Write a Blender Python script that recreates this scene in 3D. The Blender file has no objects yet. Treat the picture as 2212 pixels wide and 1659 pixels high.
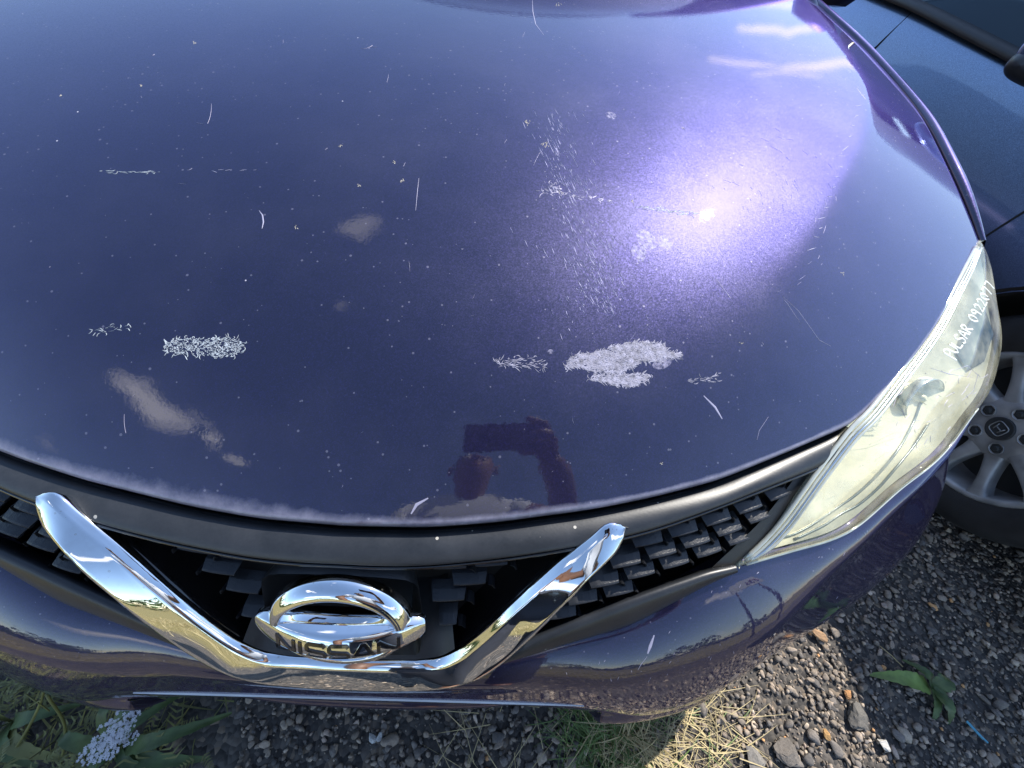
import bpy, bmesh, math, random
import numpy as np
from mathutils import Vector, Matrix
from mathutils.bvhtree import BVHTree
random.seed(7); rng = np.random.default_rng(7)
scene = bpy.context.scene
COL = scene.collection
rad = math.radians

# ------------------------------------------------------------------ camera
CAM = np.array([0.12323504, 0.00275232, 1.10927247])
pitch, yaw, roll, FPX = rad(52.8316015), rad(4.95166435), rad(8.09736952), 832.0456
_f = np.array([math.cos(pitch)*math.sin(yaw), math.cos(pitch)*math.cos(yaw), -math.sin(pitch)])
_r0 = np.array([math.cos(yaw), -math.sin(yaw), 0.0]); _u0 = np.cross(_r0, _f)
CR = math.cos(roll)*_r0 + math.sin(roll)*_u0; CU = -math.sin(roll)*_r0 + math.cos(roll)*_u0; CW = _f
cd = bpy.data.cameras.new('camera'); cam = bpy.data.objects.new('camera', cd); COL.objects.link(cam)
cd.sensor_fit = 'HORIZONTAL'; cd.sensor_width = 36; cd.lens = FPX/2212*36
cd.clip_start = 0.005; cd.clip_end = 2000
M = Matrix(((CR[0], CU[0], -CW[0], CAM[0]), (CR[1], CU[1], -CW[1], CAM[1]), (CR[2], CU[2], -CW[2], CAM[2]), (0, 0, 0, 1)))
cam.matrix_world = M
scene.camera = cam

def ray(px, py):
    d = CW + CR*(px-1106)/FPX - CU*(py-829.5)/FPX
    return d/np.linalg.norm(d)
def atz(px, py, z):
    d = ray(px, py); return CAM + d*(z-CAM[2])/d[2]
def atx(px, py, x):
    d = ray(px, py); return CAM + d*(x-CAM[0])/d[0]

# ------------------------------------------------------------------ world, sun, exposure
SUN_EL, SUN_AZ = rad(48.0), rad(45.3)       # azimuth from +Y towards +X
sd = np.array([math.cos(SUN_EL)*math.sin(SUN_AZ), math.cos(SUN_EL)*math.cos(SUN_AZ), math.sin(SUN_EL)])
world = bpy.data.worlds.new('World'); scene.world = world; world.use_nodes = True
wn = world.node_tree.nodes; wl = world.node_tree.links; wn.clear()
wo = wn.new('ShaderNodeOutputWorld'); bg = wn.new('ShaderNodeBackground'); bg.inputs['Strength'].default_value = 0.15
sky = wn.new('ShaderNodeTexSky'); sky.sky_type = 'NISHITA'; sky.sun_disc = False
sky.sun_elevation = SUN_EL; sky.sun_rotation = SUN_AZ
sky.altitude = 50; sky.air_density = 1.0; sky.dust_density = 0.25; sky.ozone_density = 1.5
tc = wn.new('ShaderNodeTexCoord')
def wmath(op, a, b=None, c=None):
    n = wn.new('ShaderNodeMath'); n.operation = op
    for i, v in enumerate((a, b, c)):
        if v is None: continue
        if isinstance(v, (int, float)): n.inputs[i].default_value = v
        else: wl.new(v, n.inputs[i])
    return n.outputs[0]
wnz = wn.new('ShaderNodeTexNoise'); wnz.inputs['Scale'].default_value = 9; wnz.inputs['Detail'].default_value = 7; wnz.inputs['Roughness'].default_value = .62
wl.new(tc.outputs['Generated'], wnz.inputs['Vector'])
wn2 = wn.new('ShaderNodeTexNoise'); wn2.inputs['Scale'].default_value = 2.6; wn2.inputs['Detail'].default_value = 9; wn2.inputs['Roughness'].default_value = .6
mp = wn.new('ShaderNodeMapping'); mp.inputs['Scale'].default_value = (1, 1, 2.6); mp.inputs['Location'].default_value = (3.1, .7, 1.9)
wl.new(tc.outputs['Generated'], mp.inputs['Vector']); wl.new(mp.outputs[0], wn2.inputs['Vector'])
gen = wmath('MULTIPLY', wmath('SUBTRACT', wn2.outputs['Fac'], .68), 6.0)
mask = wmath('MULTIPLY', wmath('MAXIMUM', gen, 0.0), .8)
# fair-weather clouds: soft streaks from direction a to direction b, (thickness, weight)
wnv = wn.new('ShaderNodeTexNoise'); wnv.inputs['Scale'].default_value = 11; wnv.inputs['Detail'].default_value = 6; wnv.inputs['Roughness'].default_value = .6; wl.new(tc.outputs['Generated'], wnv.inputs['Vector'])
def vmath(op, a, b=None, sc=None):
    n = wn.new('ShaderNodeVectorMath'); n.operation = op
    for i, v in enumerate((a, b)):
        if v is None: continue
        if isinstance(v, tuple): n.inputs[i].default_value = v
        else: wl.new(v, n.inputs[i])
    if sc is not None:
        if isinstance(sc, float): n.inputs['Scale'].default_value = sc
        else: wl.new(sc, n.inputs['Scale'])
    return n
jit_ = vmath('SCALE', vmath('SUBTRACT', wnv.outputs['Color'], (.5, .5, .5)).outputs[0], sc=.10).outputs[0]
pj = vmath('ADD', tc.outputs['Generated'], jit_).outputs[0]
pj2 = vmath('ADD', tc.outputs['Generated'], vmath('SCALE', jit_, sc=.30).outputs[0]).outputs[0]
for a_, b_, thk, ww in (((-.712, -.285, .642), (-.672, -.375, .637), .060, 1.0), ((-.64, -.34, .69), (-.612, -.42, .67), .018, .35), ((-.605, -.44, .664), (-.598, -.455, .660), .026, .9), ((-.566, -.50, .655), (-.546, -.53, .65), .022, .7),
                        ((-.33, .32, .888), (-.305, .35, .886), .045, .55), ((-.37, .028, .929), (-.36, .03, .93), .02, .3),
                        ((.415, .855, .312), (.48, .832, .278), .016, 1.0), ((.48, .832, .278), (.545, .825, .205), .013, .9), ((.389, .823, .414), (.505, .786, .366), .015, .9), ((.505, .786, .366), (.62, .755, .225), .019, 1.0),
                        ((.46, .785, .412), (.556, .76, .34), .007, .8), ((.405, .878, .255), (.47, .86, .215), .012, .8), ((-.55, -.75, .35), (-.35, -.88, .32), .07, .9), ((.5, -.7, .5), (.7, -.6, .38), .06, .8), ((-.15, -.8, .62), (-.05, -.82, .57), .04, .7)):
    ab = tuple(q-p for p, q in zip(a_, b_)); l2 = sum(q*q for q in ab); P_ = pj2 if thk < .02 and a_[0] > 0 else pj
    pa = vmath('SUBTRACT', P_, a_); t_ = wmath('MINIMUM', wmath('MAXIMUM', wmath('DIVIDE', vmath('DOT_PRODUCT', pa.outputs[0], ab).outputs['Value'], l2), 0.0), 1.0)
    dd_ = vmath('LENGTH', vmath('SUBTRACT', pa.outputs[0], vmath('SCALE', ab, sc=t_).outputs[0]).outputs[0]).outputs['Value']
    s = wmath('MULTIPLY', wmath('MINIMUM', wmath('MAXIMUM', wmath('MULTIPLY', wmath('SUBTRACT', 1.0, wmath('DIVIDE', dd_, thk)), 1.25), 0.0), 1.0), ww)
    mask = wmath('MAXIMUM', mask, s)
mask = wmath('MINIMUM', mask, 1.0)
mx = wn.new('ShaderNodeMix'); mx.data_type = 'RGBA'; wl.new(mask, mx.inputs['Factor']); wl.new(sky.outputs[0], mx.inputs['A']); mx.inputs['B'].default_value = (8.5, 8.4, 8.7, 1)
wl.new(mx.outputs['Result'], bg.inputs['Color']); wl.new(bg.outputs[0], wo.inputs['Surface'])

sl = bpy.data.lights.new('sun', 'SUN'); sl.energy = 4.2; sl.angle = rad(.53); sl.color = (1, .94, .85)
so = bpy.data.objects.new('sun', sl); COL.objects.link(so)
so.rotation_euler = Vector(sd).to_track_quat('Z', 'Y').to_euler(); so.location = (3, 3, 5)
vs = scene.view_settings; vs.view_transform = 'Standard'; vs.look = 'None'; vs.gamma = 1; vs.use_curve_mapping = False; vs.exposure = 0.85
try:
    scene.cycles.max_bounces = 8; scene.cycles.transparent_max_bounces = 12; scene.cycles.sample_clamp_indirect = 6
except Exception: pass

# ------------------------------------------------------------------ helpers
def tag(o, label=None, cat=None, group=None, kind=None):
    if label: o['label'] = label
    if cat: o['category'] = cat
    if group: o['group'] = group
    if kind: o['kind'] = kind
    return o
def empty(name, loc, label, cat, group=None):
    o = bpy.data.objects.new(name, None); COL.objects.link(o); o.location = loc; o.empty_display_size = .05
    return tag(o, label, cat, group)
def mesh(name, V, Fc, mat, parent=None, smooth=True, label=None):
    me = bpy.data.meshes.new(name); me.from_pydata([tuple(map(float, v)) for v in V], [], [tuple(int(i) for i in f) for f in Fc]); me.update()
    if mat: me.materials.append(mat)
    if smooth: me.shade_smooth()
    o = bpy.data.objects.new(name, me); COL.objects.link(o)
    if parent:
        o.parent = parent
        if parent.type == 'EMPTY': o.matrix_parent_inverse = Matrix.Translation(-parent.location)
    if label: o['label'] = label
    if name in ('scratch', 'dirt_spot', 'handwriting', 'water_mark', 'scuff_mark'): o['kind'] = 'stuff'
    return o
def world_loc(o):
    v = Vector((0, 0, 0)); p = o
    while p: 
        if p.type == 'EMPTY': v += p.location
        p = p.parent
    return v
class MB:
    def __init__(s): s.V = []; s.F = []
    def add(s, V, F):
        n = len(s.V); s.V += [tuple(v) for v in V]; s.F += [tuple(i+n for i in f) for f in F]; return s
    def box(s, c, h, R=None):
        c = np.array(c, float); h = np.array(h, float); V = []
        for i in range(8):
            q = np.array([(1 if i & 1 else -1)*h[0], (1 if i & 2 else -1)*h[1], (1 if i & 4 else -1)*h[2]])
            if R is not None: q = R @ q
            V.append(c+q)
        return s.add(V, [(0, 2, 3, 1), (4, 5, 7, 6), (0, 1, 5, 4), (2, 6, 7, 3), (0, 4, 6, 2), (1, 3, 7, 5)])
    def tube(s, pts, r, n=8, cap=True):
        pts = [np.array(p, float) for p in pts]; rs = r if hasattr(r, '__len__') else [r]*len(pts)
        V = []; F = []; up = np.array([0.13, .21, 1.0])
        for i, p in enumerate(pts):
            t = pts[min(i+1, len(pts)-1)]-pts[max(i-1, 0)]; t = t/(np.linalg.norm(t)+1e-12)
            a = np.cross(t, up); a /= np.linalg.norm(a)+1e-12; b = np.cross(t, a)
            for k in range(n):
                w = 2*math.pi*k/n; V.append(p+rs[i]*(a*math.cos(w)+b*math.sin(w)))
        for i in range(len(pts)-1):
            for k in range(n):
                F.append((i*n+k, i*n+(k+1) % n, (i+1)*n+(k+1) % n, (i+1)*n+k))
        if cap: F.append(tuple(range(n))[::-1]); F.append(tuple(range((len(pts)-1)*n, len(pts)*n)))
        return s.add(V, F)
    def build(s, name, mat, parent=None, smooth=True, label=None): return mesh(name, s.V, s.F, mat, parent, smooth, label)

def smooth_tab(xk, yk, n=900, w=45):
    xk = np.array(xk, float); yk = np.array(yk, float)
    X = np.linspace(xk[0], xk[-1], n); Y = np.interp(X, xk, yk)
    for _ in range(3):
        k = w; P = np.concatenate([2*Y[0]-Y[k:0:-1], Y, 2*Y[-1]-Y[-2:-k-2:-1]])
        c = np.cumsum(np.insert(P, 0, 0)); Y = (c[2*k+1:]-c[:-2*k-1])/(2*k+1)
    return lambda q: np.interp(q, X, Y)
def resample(P, n, passes=0):
    P = np.array(P, float); d = np.concatenate([[0], np.cumsum(np.linalg.norm(np.diff(P, axis=0), axis=1))])
    t = np.linspace(0, d[-1], n); m = len(P)
    # Hermite (Catmull-Rom, non-uniform)
    T = np.zeros_like(P)
    for i in range(m):
        a, b = max(i-1, 0), min(i+1, m-1); T[i] = (P[b]-P[a])/(d[b]-d[a]+1e-12)
    i = np.clip(np.searchsorted(d, t, side='right')-1, 0, m-2); h = (d[i+1]-d[i]); u = ((t-d[i])/(h+1e-12))[:, None]; h = h[:, None]
    Q = (2*u**3-3*u**2+1)*P[i]+(u**3-2*u**2+u)*h*T[i]+(-2*u**3+3*u**2)*P[i+1]+(u**3-u**2)*h*T[i+1]
    for _ in range(passes):
        Q[1:-1] = .25*Q[:-2]+.5*Q[1:-1]+.25*Q[2:]
    return Q
def grid_faces(nu, nv, flip=False):
    F = []
    for j in range(nv-1):
        for i in range(nu-1):
            a = j*nu+i; f = (a, a+1, a+nu+1, a+nu); F.append(f[::-1] if flip else f)
    return F
def loft(curves, nu, nv, passes=0):
    C = [resample(c, nu, passes) for c in curves]; C = np.array(C)      # rows
    rows = np.array([resample(C[:, i], nv) for i in range(nu)])          # nu x nv x 3
    return rows.transpose(1, 0, 2)                                       # nv x nu x 3
def surf(name, G_, mat, parent, flip=False, label=None, smooth=True):
    nv, nu = G_.shape[:2]
    return mesh(name, G_.reshape(-1, 3), grid_faces(nu, nv, flip), mat, parent, smooth, label)
def mirror_full(c):
    c = [np.array(p, float) for p in c]; m = [p*np.array([-1, 1, 1]) for p in c]
    return (m[:0:-1] if abs(c[0][0]) < 1e-6 else m[::-1]) + c
def mir(c): return [np.array(p, float)*np.array([-1, 1, 1]) for p in c]
def bvh(o):
    me = o.data; return BVHTree.FromPolygons([v.co.copy() for v in me.vertices], [tuple(p.vertices) for p in me.polygons])
def hit(tree, px, py):
    h = tree.ray_cast(Vector(CAM), Vector(ray(px, py)))
    return (np.array(h[0]), np.array(h[1])) if h[0] is not None else (None, None)

# ------------------------------------------------------------------ materials
def mat(name):
    m = bpy.data.materials.new(name); m.use_nodes = True; nt = m.node_tree
    return m, nt, nt.nodes['Principled BSDF']
def lk(nt, a, b): nt.links.new(a, b)
def node(nt, t, **kw):
    n = nt.nodes.new(t)
    for k, v in kw.items():
        if k in n.inputs: n.inputs[k].default_value = v
        else: setattr(n, k, v)
    return n
def ramp(nt, fac, stops):
    r = nt.nodes.new('ShaderNodeValToRGB'); e = r.color_ramp.elements
    while len(e) > 1: e.remove(e[-1])
    e[0].position = stops[0][0]; e[0].color = (*stops[0][1], 1)
    for p, c in stops[1:]:
        x = e.new(p); x.color = (*c, 1)
    lk(nt, fac, r.inputs[0]); return r.outputs[0]
def mixc(nt, fac, a, b):
    m = nt.nodes.new('ShaderNodeMix'); m.data_type = 'RGBA'
    for s, v in (('Factor', fac), ('A', a), ('B', b)):
        if isinstance(v, (int, float)): m.inputs[s].default_value = v
        elif isinstance(v, tuple): m.inputs[s].default_value = (*v, 1) if len(v) == 3 else v
        else: lk(nt, v, m.inputs[s])
    return m.outputs['Result']
def mth(nt, op, a, b=0.0, c=0.0):
    n = nt.nodes.new('ShaderNodeMath'); n.operation = op
    for i, v in enumerate((a, b, c)):
        if isinstance(v, (int, float)): n.inputs[i].default_value = v
        else: lk(nt, v, n.inputs[i])
    return n.outputs[0]
def clamp01(nt, v): return mth(nt, 'MINIMUM', mth(nt, 'MAXIMUM', v, 0.0), 1.0)
def simple(name, col, rough=.5, metal=0.0, bump=0.0, bscale=200, coat=0.0, var=0.0, vscale=30, spec=.5):
    m, nt, b = mat(name); b.inputs['Roughness'].default_value = rough; b.inputs['Metallic'].default_value = metal
    b.inputs['Coat Weight'].default_value = coat; b.inputs['Specular IOR Level'].default_value = spec
    b.inputs['Base Color'].default_value = (*col, 1)
    t = node(nt, 'ShaderNodeTexCoord')
    if var:
        n = node(nt, 'ShaderNodeTexNoise', Scale=vscale, Detail=6.0); lk(nt, t.outputs['Object'], n.inputs['Vector'])
        d = tuple(max(0, c*(1-var)) for c in col); l = tuple(min(1, c*(1+var)) for c in col)
        lk(nt, ramp(nt, n.outputs['Fac'], [(.3, d), (.7, l)]), b.inputs['Base Color'])
        lk(nt, mth(nt, 'ADD', mth(nt, 'MULTIPLY', n.outputs['Fac'], rough*.5), rough*.75), b.inputs['Roughness'])
    if bump:
        n = node(nt, 'ShaderNodeTexNoise', Scale=bscale, Detail=4.0); lk(nt, t.outputs['Object'], n.inputs['Vector'])
        bp = node(nt, 'ShaderNodeBump', Strength=bump, Distance=.001); lk(nt, n.outputs['Fac'], bp.inputs['Height']); lk(nt, bp.outputs[0], b.inputs['Normal'])
    return m

def paint(name, base, hood=False, rough=.36, coatr=.006, metal=.9):
    m, nt, b = mat(name)
    t = node(nt, 'ShaderNodeTexCoord'); g = t.outputs['Object']
    b.inputs['Metallic'].default_value = metal; b.inputs['Coat Weight'].default_value = 1.0
    b.inputs['Coat IOR'].default_value = 1.75; b.inputs['Specular Tint'].default_value = (.50, .43, 1, 1)
    # metallic flake: tiny cells each tilted a little and a little lighter or darker
    v = node(nt, 'ShaderNodeTexVoronoi', Scale=1500.0); lk(nt, g, v.inputs['Vector'])
    sep = node(nt, 'ShaderNodeSeparateColor'); lk(nt, v.outputs['Color'], sep.inputs[0])
    v2 = node(nt, 'ShaderNodeTexVoronoi', Scale=900.0); lk(nt, g, v2.inputs['Vector'])
    sep2 = node(nt, 'ShaderNodeSeparateColor'); lk(nt, v2.outputs['Color'], sep2.inputs[0])
    fl = mth(nt, 'ADD', mth(nt, 'MULTIPLY', sep.outputs[0], .7), mth(nt, 'MULTIPLY', sep2.outputs[0], .6))
    dk = tuple(c*.62 for c in base); lt = tuple(min(1, c*1.9) for c in base)
    col = ramp(nt, mth(nt, 'MULTIPLY', fl, .77), [(.0, dk), (.6, base), (1., lt)])
    geo = node(nt, 'ShaderNodeNewGeometry')
    vm = node(nt, 'ShaderNodeVectorMath', operation='SUBTRACT'); lk(nt, v2.outputs['Color'], vm.inputs[0]); vm.inputs[1].default_value = (.5, .5, .5)
    vs_ = node(nt, 'ShaderNodeVectorMath', operation='SCALE'); lk(nt, vm.outputs[0], vs_.inputs[0]); vs_.inputs['Scale'].default_value = .11
    va = node(nt, 'ShaderNodeVectorMath', operation='ADD'); lk(nt, vs_.outputs[0], va.inputs[0]); lk(nt, geo.outputs['Normal'], va.inputs[1])
    vn = node(nt, 'ShaderNodeVectorMath', operation='NORMALIZE'); lk(nt, va.outputs[0], vn.inputs[0]); lk(nt, vn.outputs[0], b.inputs['Normal'])
    # orange peel on the clear coat
    op = node(nt, 'ShaderNodeTexNoise', Scale=240.0, Detail=2.0); lk(nt, g, op.inputs['Vector'])
    bp = node(nt, 'ShaderNodeBump', Strength=.035, Distance=.001); lk(nt, op.outputs['Fac'], bp.inputs['Height']); lk(nt, bp.outputs[0], b.inputs['Coat Normal'])
    # dusty film and specks; the film's even grey also paints in veiling haze
    n1 = node(nt, 'ShaderNodeTexNoise', Scale=7.0, Detail=8.0, Roughness=.6); lk(nt, g, n1.inputs['Vector'])
    sv = node(nt, 'ShaderNodeTexVoronoi', Scale=75.0); lk(nt, g, sv.inputs['Vector'])
    s3 = node(nt, 'ShaderNodeSeparateColor'); lk(nt, sv.outputs['Color'], s3.inputs[0])
    sr = mth(nt, 'MULTIPLY', mth(nt, 'POWER', s3.outputs[0], 36.0), .085)
    speck = mth(nt, 'LESS_THAN', sv.outputs['Distance'], sr)
    sv2 = node(nt, 'ShaderNodeTexVoronoi', Scale=210.0); lk(nt, g, sv2.inputs['Vector'])
    s4 = node(nt, 'ShaderNodeSeparateColor'); lk(nt, sv2.outputs['Color'], s4.inputs[0])
    speck2 = mth(nt, 'MULTIPLY', mth(nt, 'LESS_THAN', sv2.outputs['Distance'], mth(nt, 'MULTIPLY', mth(nt, 'POWER', s4.outputs[1], 12.0), .28)), .26)
    dust_haze = mth(nt, 'ADD', mth(nt, 'MULTIPLY', mth(nt, 'MAXIMUM', mth(nt, 'SUBTRACT', n1.outputs['Fac'], .42), 0.0), .14), .050)
    film = dust_haze
    if hood:
        at = node(nt, 'ShaderNodeAttribute', attribute_name='edge_dist'); at.attribute_type = 'GEOMETRY'
        nf = node(nt, 'ShaderNodeTexNoise', Scale=60.0, Detail=8.0, Roughness=.7); lk(nt, g, nf.inputs['Vector'])
        nl = node(nt, 'ShaderNodeTexNoise', Scale=6.0, Detail=2.0); lk(nt, g, nl.inputs['Vector'])
        sxx = node(nt, 'ShaderNodeSeparateXYZ'); lk(nt, g, sxx.inputs[0])
        side = mth(nt, 'MINIMUM', mth(nt, 'MAXIMUM', mth(nt, 'SUBTRACT', .55, mth(nt, 'MULTIPLY', sxx.outputs[0], 3.5)), .30), 1.0)
        wid = mth(nt, 'MULTIPLY', mth(nt, 'ADD', mth(nt, 'MULTIPLY', nl.outputs['Fac'], .022), .001), side)
        e = mth(nt, 'SUBTRACT', 1.0, mth(nt, 'DIVIDE', at.outputs['Fac'], wid))
        e = clamp01(nt, mth(nt, 'MULTIPLY', mth(nt, 'ADD', e, mth(nt, 'MULTIPLY', mth(nt, 'SUBTRACT', nf.outputs['Fac'], .5), 1.6)), .75))
        fade = clamp01(nt, mth(nt, 'SUBTRACT', 1.6, mth(nt, 'MULTIPLY', at.outputs['Fac'], 32.0)))
        film = mth(nt, 'ADD', film, mth(nt, 'MULTIPLY', mth(nt, 'MULTIPLY', e, fade), .62))
    allm = clamp01(nt, mth(nt, 'ADD', film, mth(nt, 'ADD', speck, speck2)))
    lk(nt, mixc(nt, allm, col, (.40, .39, .47)), b.inputs['Base Color'])
    lk(nt, mth(nt, 'MULTIPLY', mth(nt, 'SUBTRACT', 1.0, allm), metal), b.inputs['Metallic'])
    lk(nt, mth(nt, 'ADD', rough, mth(nt, 'MULTIPLY', allm, .4)), b.inputs['Roughness'])
    lk(nt, mth(nt, 'SUBTRACT', 1.0, mth(nt, 'MULTIPLY', allm, .9)), b.inputs['Coat Weight'])
    lk(nt, mth(nt, 'ADD', coatr, mth(nt, 'MULTIPLY', n1.outputs['Fac'], .010)), b.inputs['Coat Roughness'])
    return m
M_hood = paint('indigo_metallic_bonnet', (.0058, .0040, .042), hood=True, rough=.41)
M_body = paint('indigo_metallic_body', (.011, .0095, .045), rough=.42)
def chrome_mat():
    m, nt, b = mat('chrome'); b.inputs['Metallic'].default_value = 1
    t = node(nt, 'ShaderNodeTexCoord'); g = t.outputs['Object']
    n = node(nt, 'ShaderNodeTexNoise', Scale=35.0, Detail=7.0, Roughness=.7); lk(nt, g, n.inputs['Vector'])
    v = node(nt, 'ShaderNodeTexVoronoi', Scale=260.0); lk(nt, g, v.inputs['Vector']); s3 = node(nt, 'ShaderNodeSeparateColor'); lk(nt, v.outputs['Color'], s3.inputs[0])
    sp = mth(nt, 'LESS_THAN', v.outputs['Distance'], mth(nt, 'MULTIPLY', mth(nt, 'POWER', s3.outputs[0], 9.0), .35))
    film = clamp01(nt, mth(nt, 'MULTIPLY', mth(nt, 'SUBTRACT', n.outputs['Fac'], .5), 1.2))
    k = clamp01(nt, mth(nt, 'ADD', mth(nt, 'MULTIPLY', sp, .55), film))
    lk(nt, mixc(nt, k, (.86, .87, .88), (.62, .60, .56)), b.inputs['Base Color'])
    lk(nt, mth(nt, 'ADD', .03, mth(nt, 'MULTIPLY', k, .22)), b.inputs['Roughness'])
    return m
M_chrome = chrome_mat()
M_black = simple('black_satin_plastic', (.018, .019, .021), .36, bump=.25, bscale=900, var=.35, vscale=25)
M_seal = simple('dusty_rubber_seal', (.06, .06, .055), .38, var=.5, vscale=40)
M_gap = simple('dark_cavity', (.006, .006, .007), .7)
M_grille = simple('grille_plastic', (.013, .0145, .018), .33, bump=.3, bscale=700, var=.4, vscale=35)
M_gloss = simple('gloss_black', (.006, .006, .007), .12, coat=.6, var=.3, vscale=60)
M_surround = None
def surround_mat():
    m, nt, b = mat('weathered_grey_plastic'); t = node(nt, 'ShaderNodeTexCoord'); g = t.outputs['Object']
    n = node(nt, 'ShaderNodeTexNoise', Scale=22.0, Detail=8.0, Roughness=.65); lk(nt, g, n.inputs['Vector'])
    n2 = node(nt, 'ShaderNodeTexNoise', Scale=420.0, Detail=3.0); lk(nt, g, n2.inputs['Vector'])
    c = ramp(nt, mth(nt, 'ADD', mth(nt, 'MULTIPLY', n.outputs['Fac'], .75), mth(nt, 'MULTIPLY', n2.outputs['Fac'], .25)), [(.3, (.011, .013, .016)), (.7, (.028, .031, .037))])
    v = node(nt, 'ShaderNodeTexVoronoi', Scale=95.0); lk(nt, g, v.inputs['Vector']); s = node(nt, 'ShaderNodeSeparateColor'); lk(nt, v.outputs['Color'], s.inputs[0])
    sp = mth(nt, 'LESS_THAN', v.outputs['Distance'], mth(nt, 'MULTIPLY', mth(nt, 'POWER', s.outputs[0], 16.0), .22))
    lk(nt, mixc(nt, sp, c, (.4, .38, .34)), b.inputs['Base Color'])
    lk(nt, mth(nt, 'ADD', .27, mth(nt, 'MULTIPLY', n.outputs['Fac'], .22)), b.inputs['Roughness'])
    bp = node(nt, 'ShaderNodeBump', Strength=.12, Distance=.0005); lk(nt, n2.outputs['Fac'], bp.inputs['Height']); lk(nt, bp.outputs[0], b.inputs['Normal'])
    return m
M_surround = surround_mat()
M_scuff = simple('scuffed_paint', (.30, .29, .37), .6, bump=.6, bscale=900, var=.45, vscale=220)
M_scuffw = simple('bare_scuff', (.42, .46, .50), .4, bump=.6, bscale=900, var=.35, vscale=300)
M_scr = simple('scratch', (.40, .38, .50), .5, .3)
M_glint = simple('scratch_glint', (.62, .58, .80), .6, .25)  # scratch colour lightened to paint in their glint round the sun spot
M_dirt = simple('bird_lime', (.42, .38, .32), .8, var=.3, vscale=300)
M_plate = simple('plate_white', (.72, .73, .72), .3, var=.06, vscale=20)
M_tyre = simple('tyre_rubber', (.022, .023, .025), .75, bump=.5, bscale=300, var=.3, vscale=30)
M_rim = simple('weathered_alloy', (.38, .40, .42), .48, .4, bump=.2, bscale=200, var=.3, vscale=18)
M_rimdark = simple('inner_alloy', (.03, .035, .04), .6)
M_nbody = paint('dark_blue_metallic', (.15, .24, .38), rough=.26, coatr=.01)
M_glassd = simple('tinted_glass', (.008, .012, .016), .02, coat=.5, spec=.7)
M_trimb = simple('black_trim', (.012, .012, .013), .45, var=.3)
M_glassn = simple('side_window_glass', (.07, .11, .15), .04, .5)
M_white = simple('marker_white', (.85, .85, .80), .5)
M_pen = simple('white_marker', (.80, .80, .72), .55)

# ------------------------------------------------------------------ bonnet height field
def zc(y): return .932+.08*y-.2538*np.exp(-y/.334)
_c = smooth_tab([.0, .10, .17, .239, .31, .48, .626, .707, .805, 1.1, 1.4], [.18, .245, .30, .352, .405, .529, .63, .67, .714, .755, .77], w=25)
_w = smooth_tab([0, .1, .2, .3, .4, 1.4], [.10, .09, .06, .022, .006, .006], w=15)
_s = smooth_tab([0, .3, .6, .9, 1.4], [.20, .20, .17, .22, .23], w=60)
_yf = smooth_tab([0, .074, .135, .228, .287, .356, .434, .526, .6, .652, .695, .749, .803, .826, .90], [.1068, .109, .116, .132, .146, .166, .198, .238, .298, .346, .389, .45, .51, .535, .62], w=12)
_xs = smooth_tab([0, .50, .565, .627, .714, .82, .95, 1.1, 1.3], [.822, .822, .820, .819, .829, .850, .864, .862, .83], w=25)
def H(x, y):
    x = np.abs(x)
    return zc(y)-.05*x*x-_s(y)*_w(y)*np.logaddexp(0, (x-_c(y))/_w(y))
UC = .64
_uu = np.concatenate([np.linspace(0, .60, 70), np.linspace(.606, .636, 12), np.linspace(.6372, .6428, 12), np.linspace(.646, .68, 12), np.linspace(.69, 1.0, 36)])
UU = np.concatenate([-_uu[:0:-1], _uu])
def xmap(u, y):
    a = np.abs(u); c = _c(y); s = _xs(y)
    return np.sign(u)*np.where(a < UC, a/UC*c, c+(a-UC)/(1-UC)*(s-c))
YS = np.full_like(UU, .15)
for _ in range(80): YS = .5*YS+.5*_yf(np.abs(xmap(UU, YS)))
def yrear(x): return 1.17+.22*(x/.85)**2
NV = 210; vv = np.linspace(0, 1, NV)**1.25
HG = np.zeros((NV, len(UU), 3))
for j, v in enumerate(vv):
    y = YS+v*(yrear(UU*.84)-YS); x = xmap(UU, y); HG[j] = np.stack([x, y, H(x, y)], 1)

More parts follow.
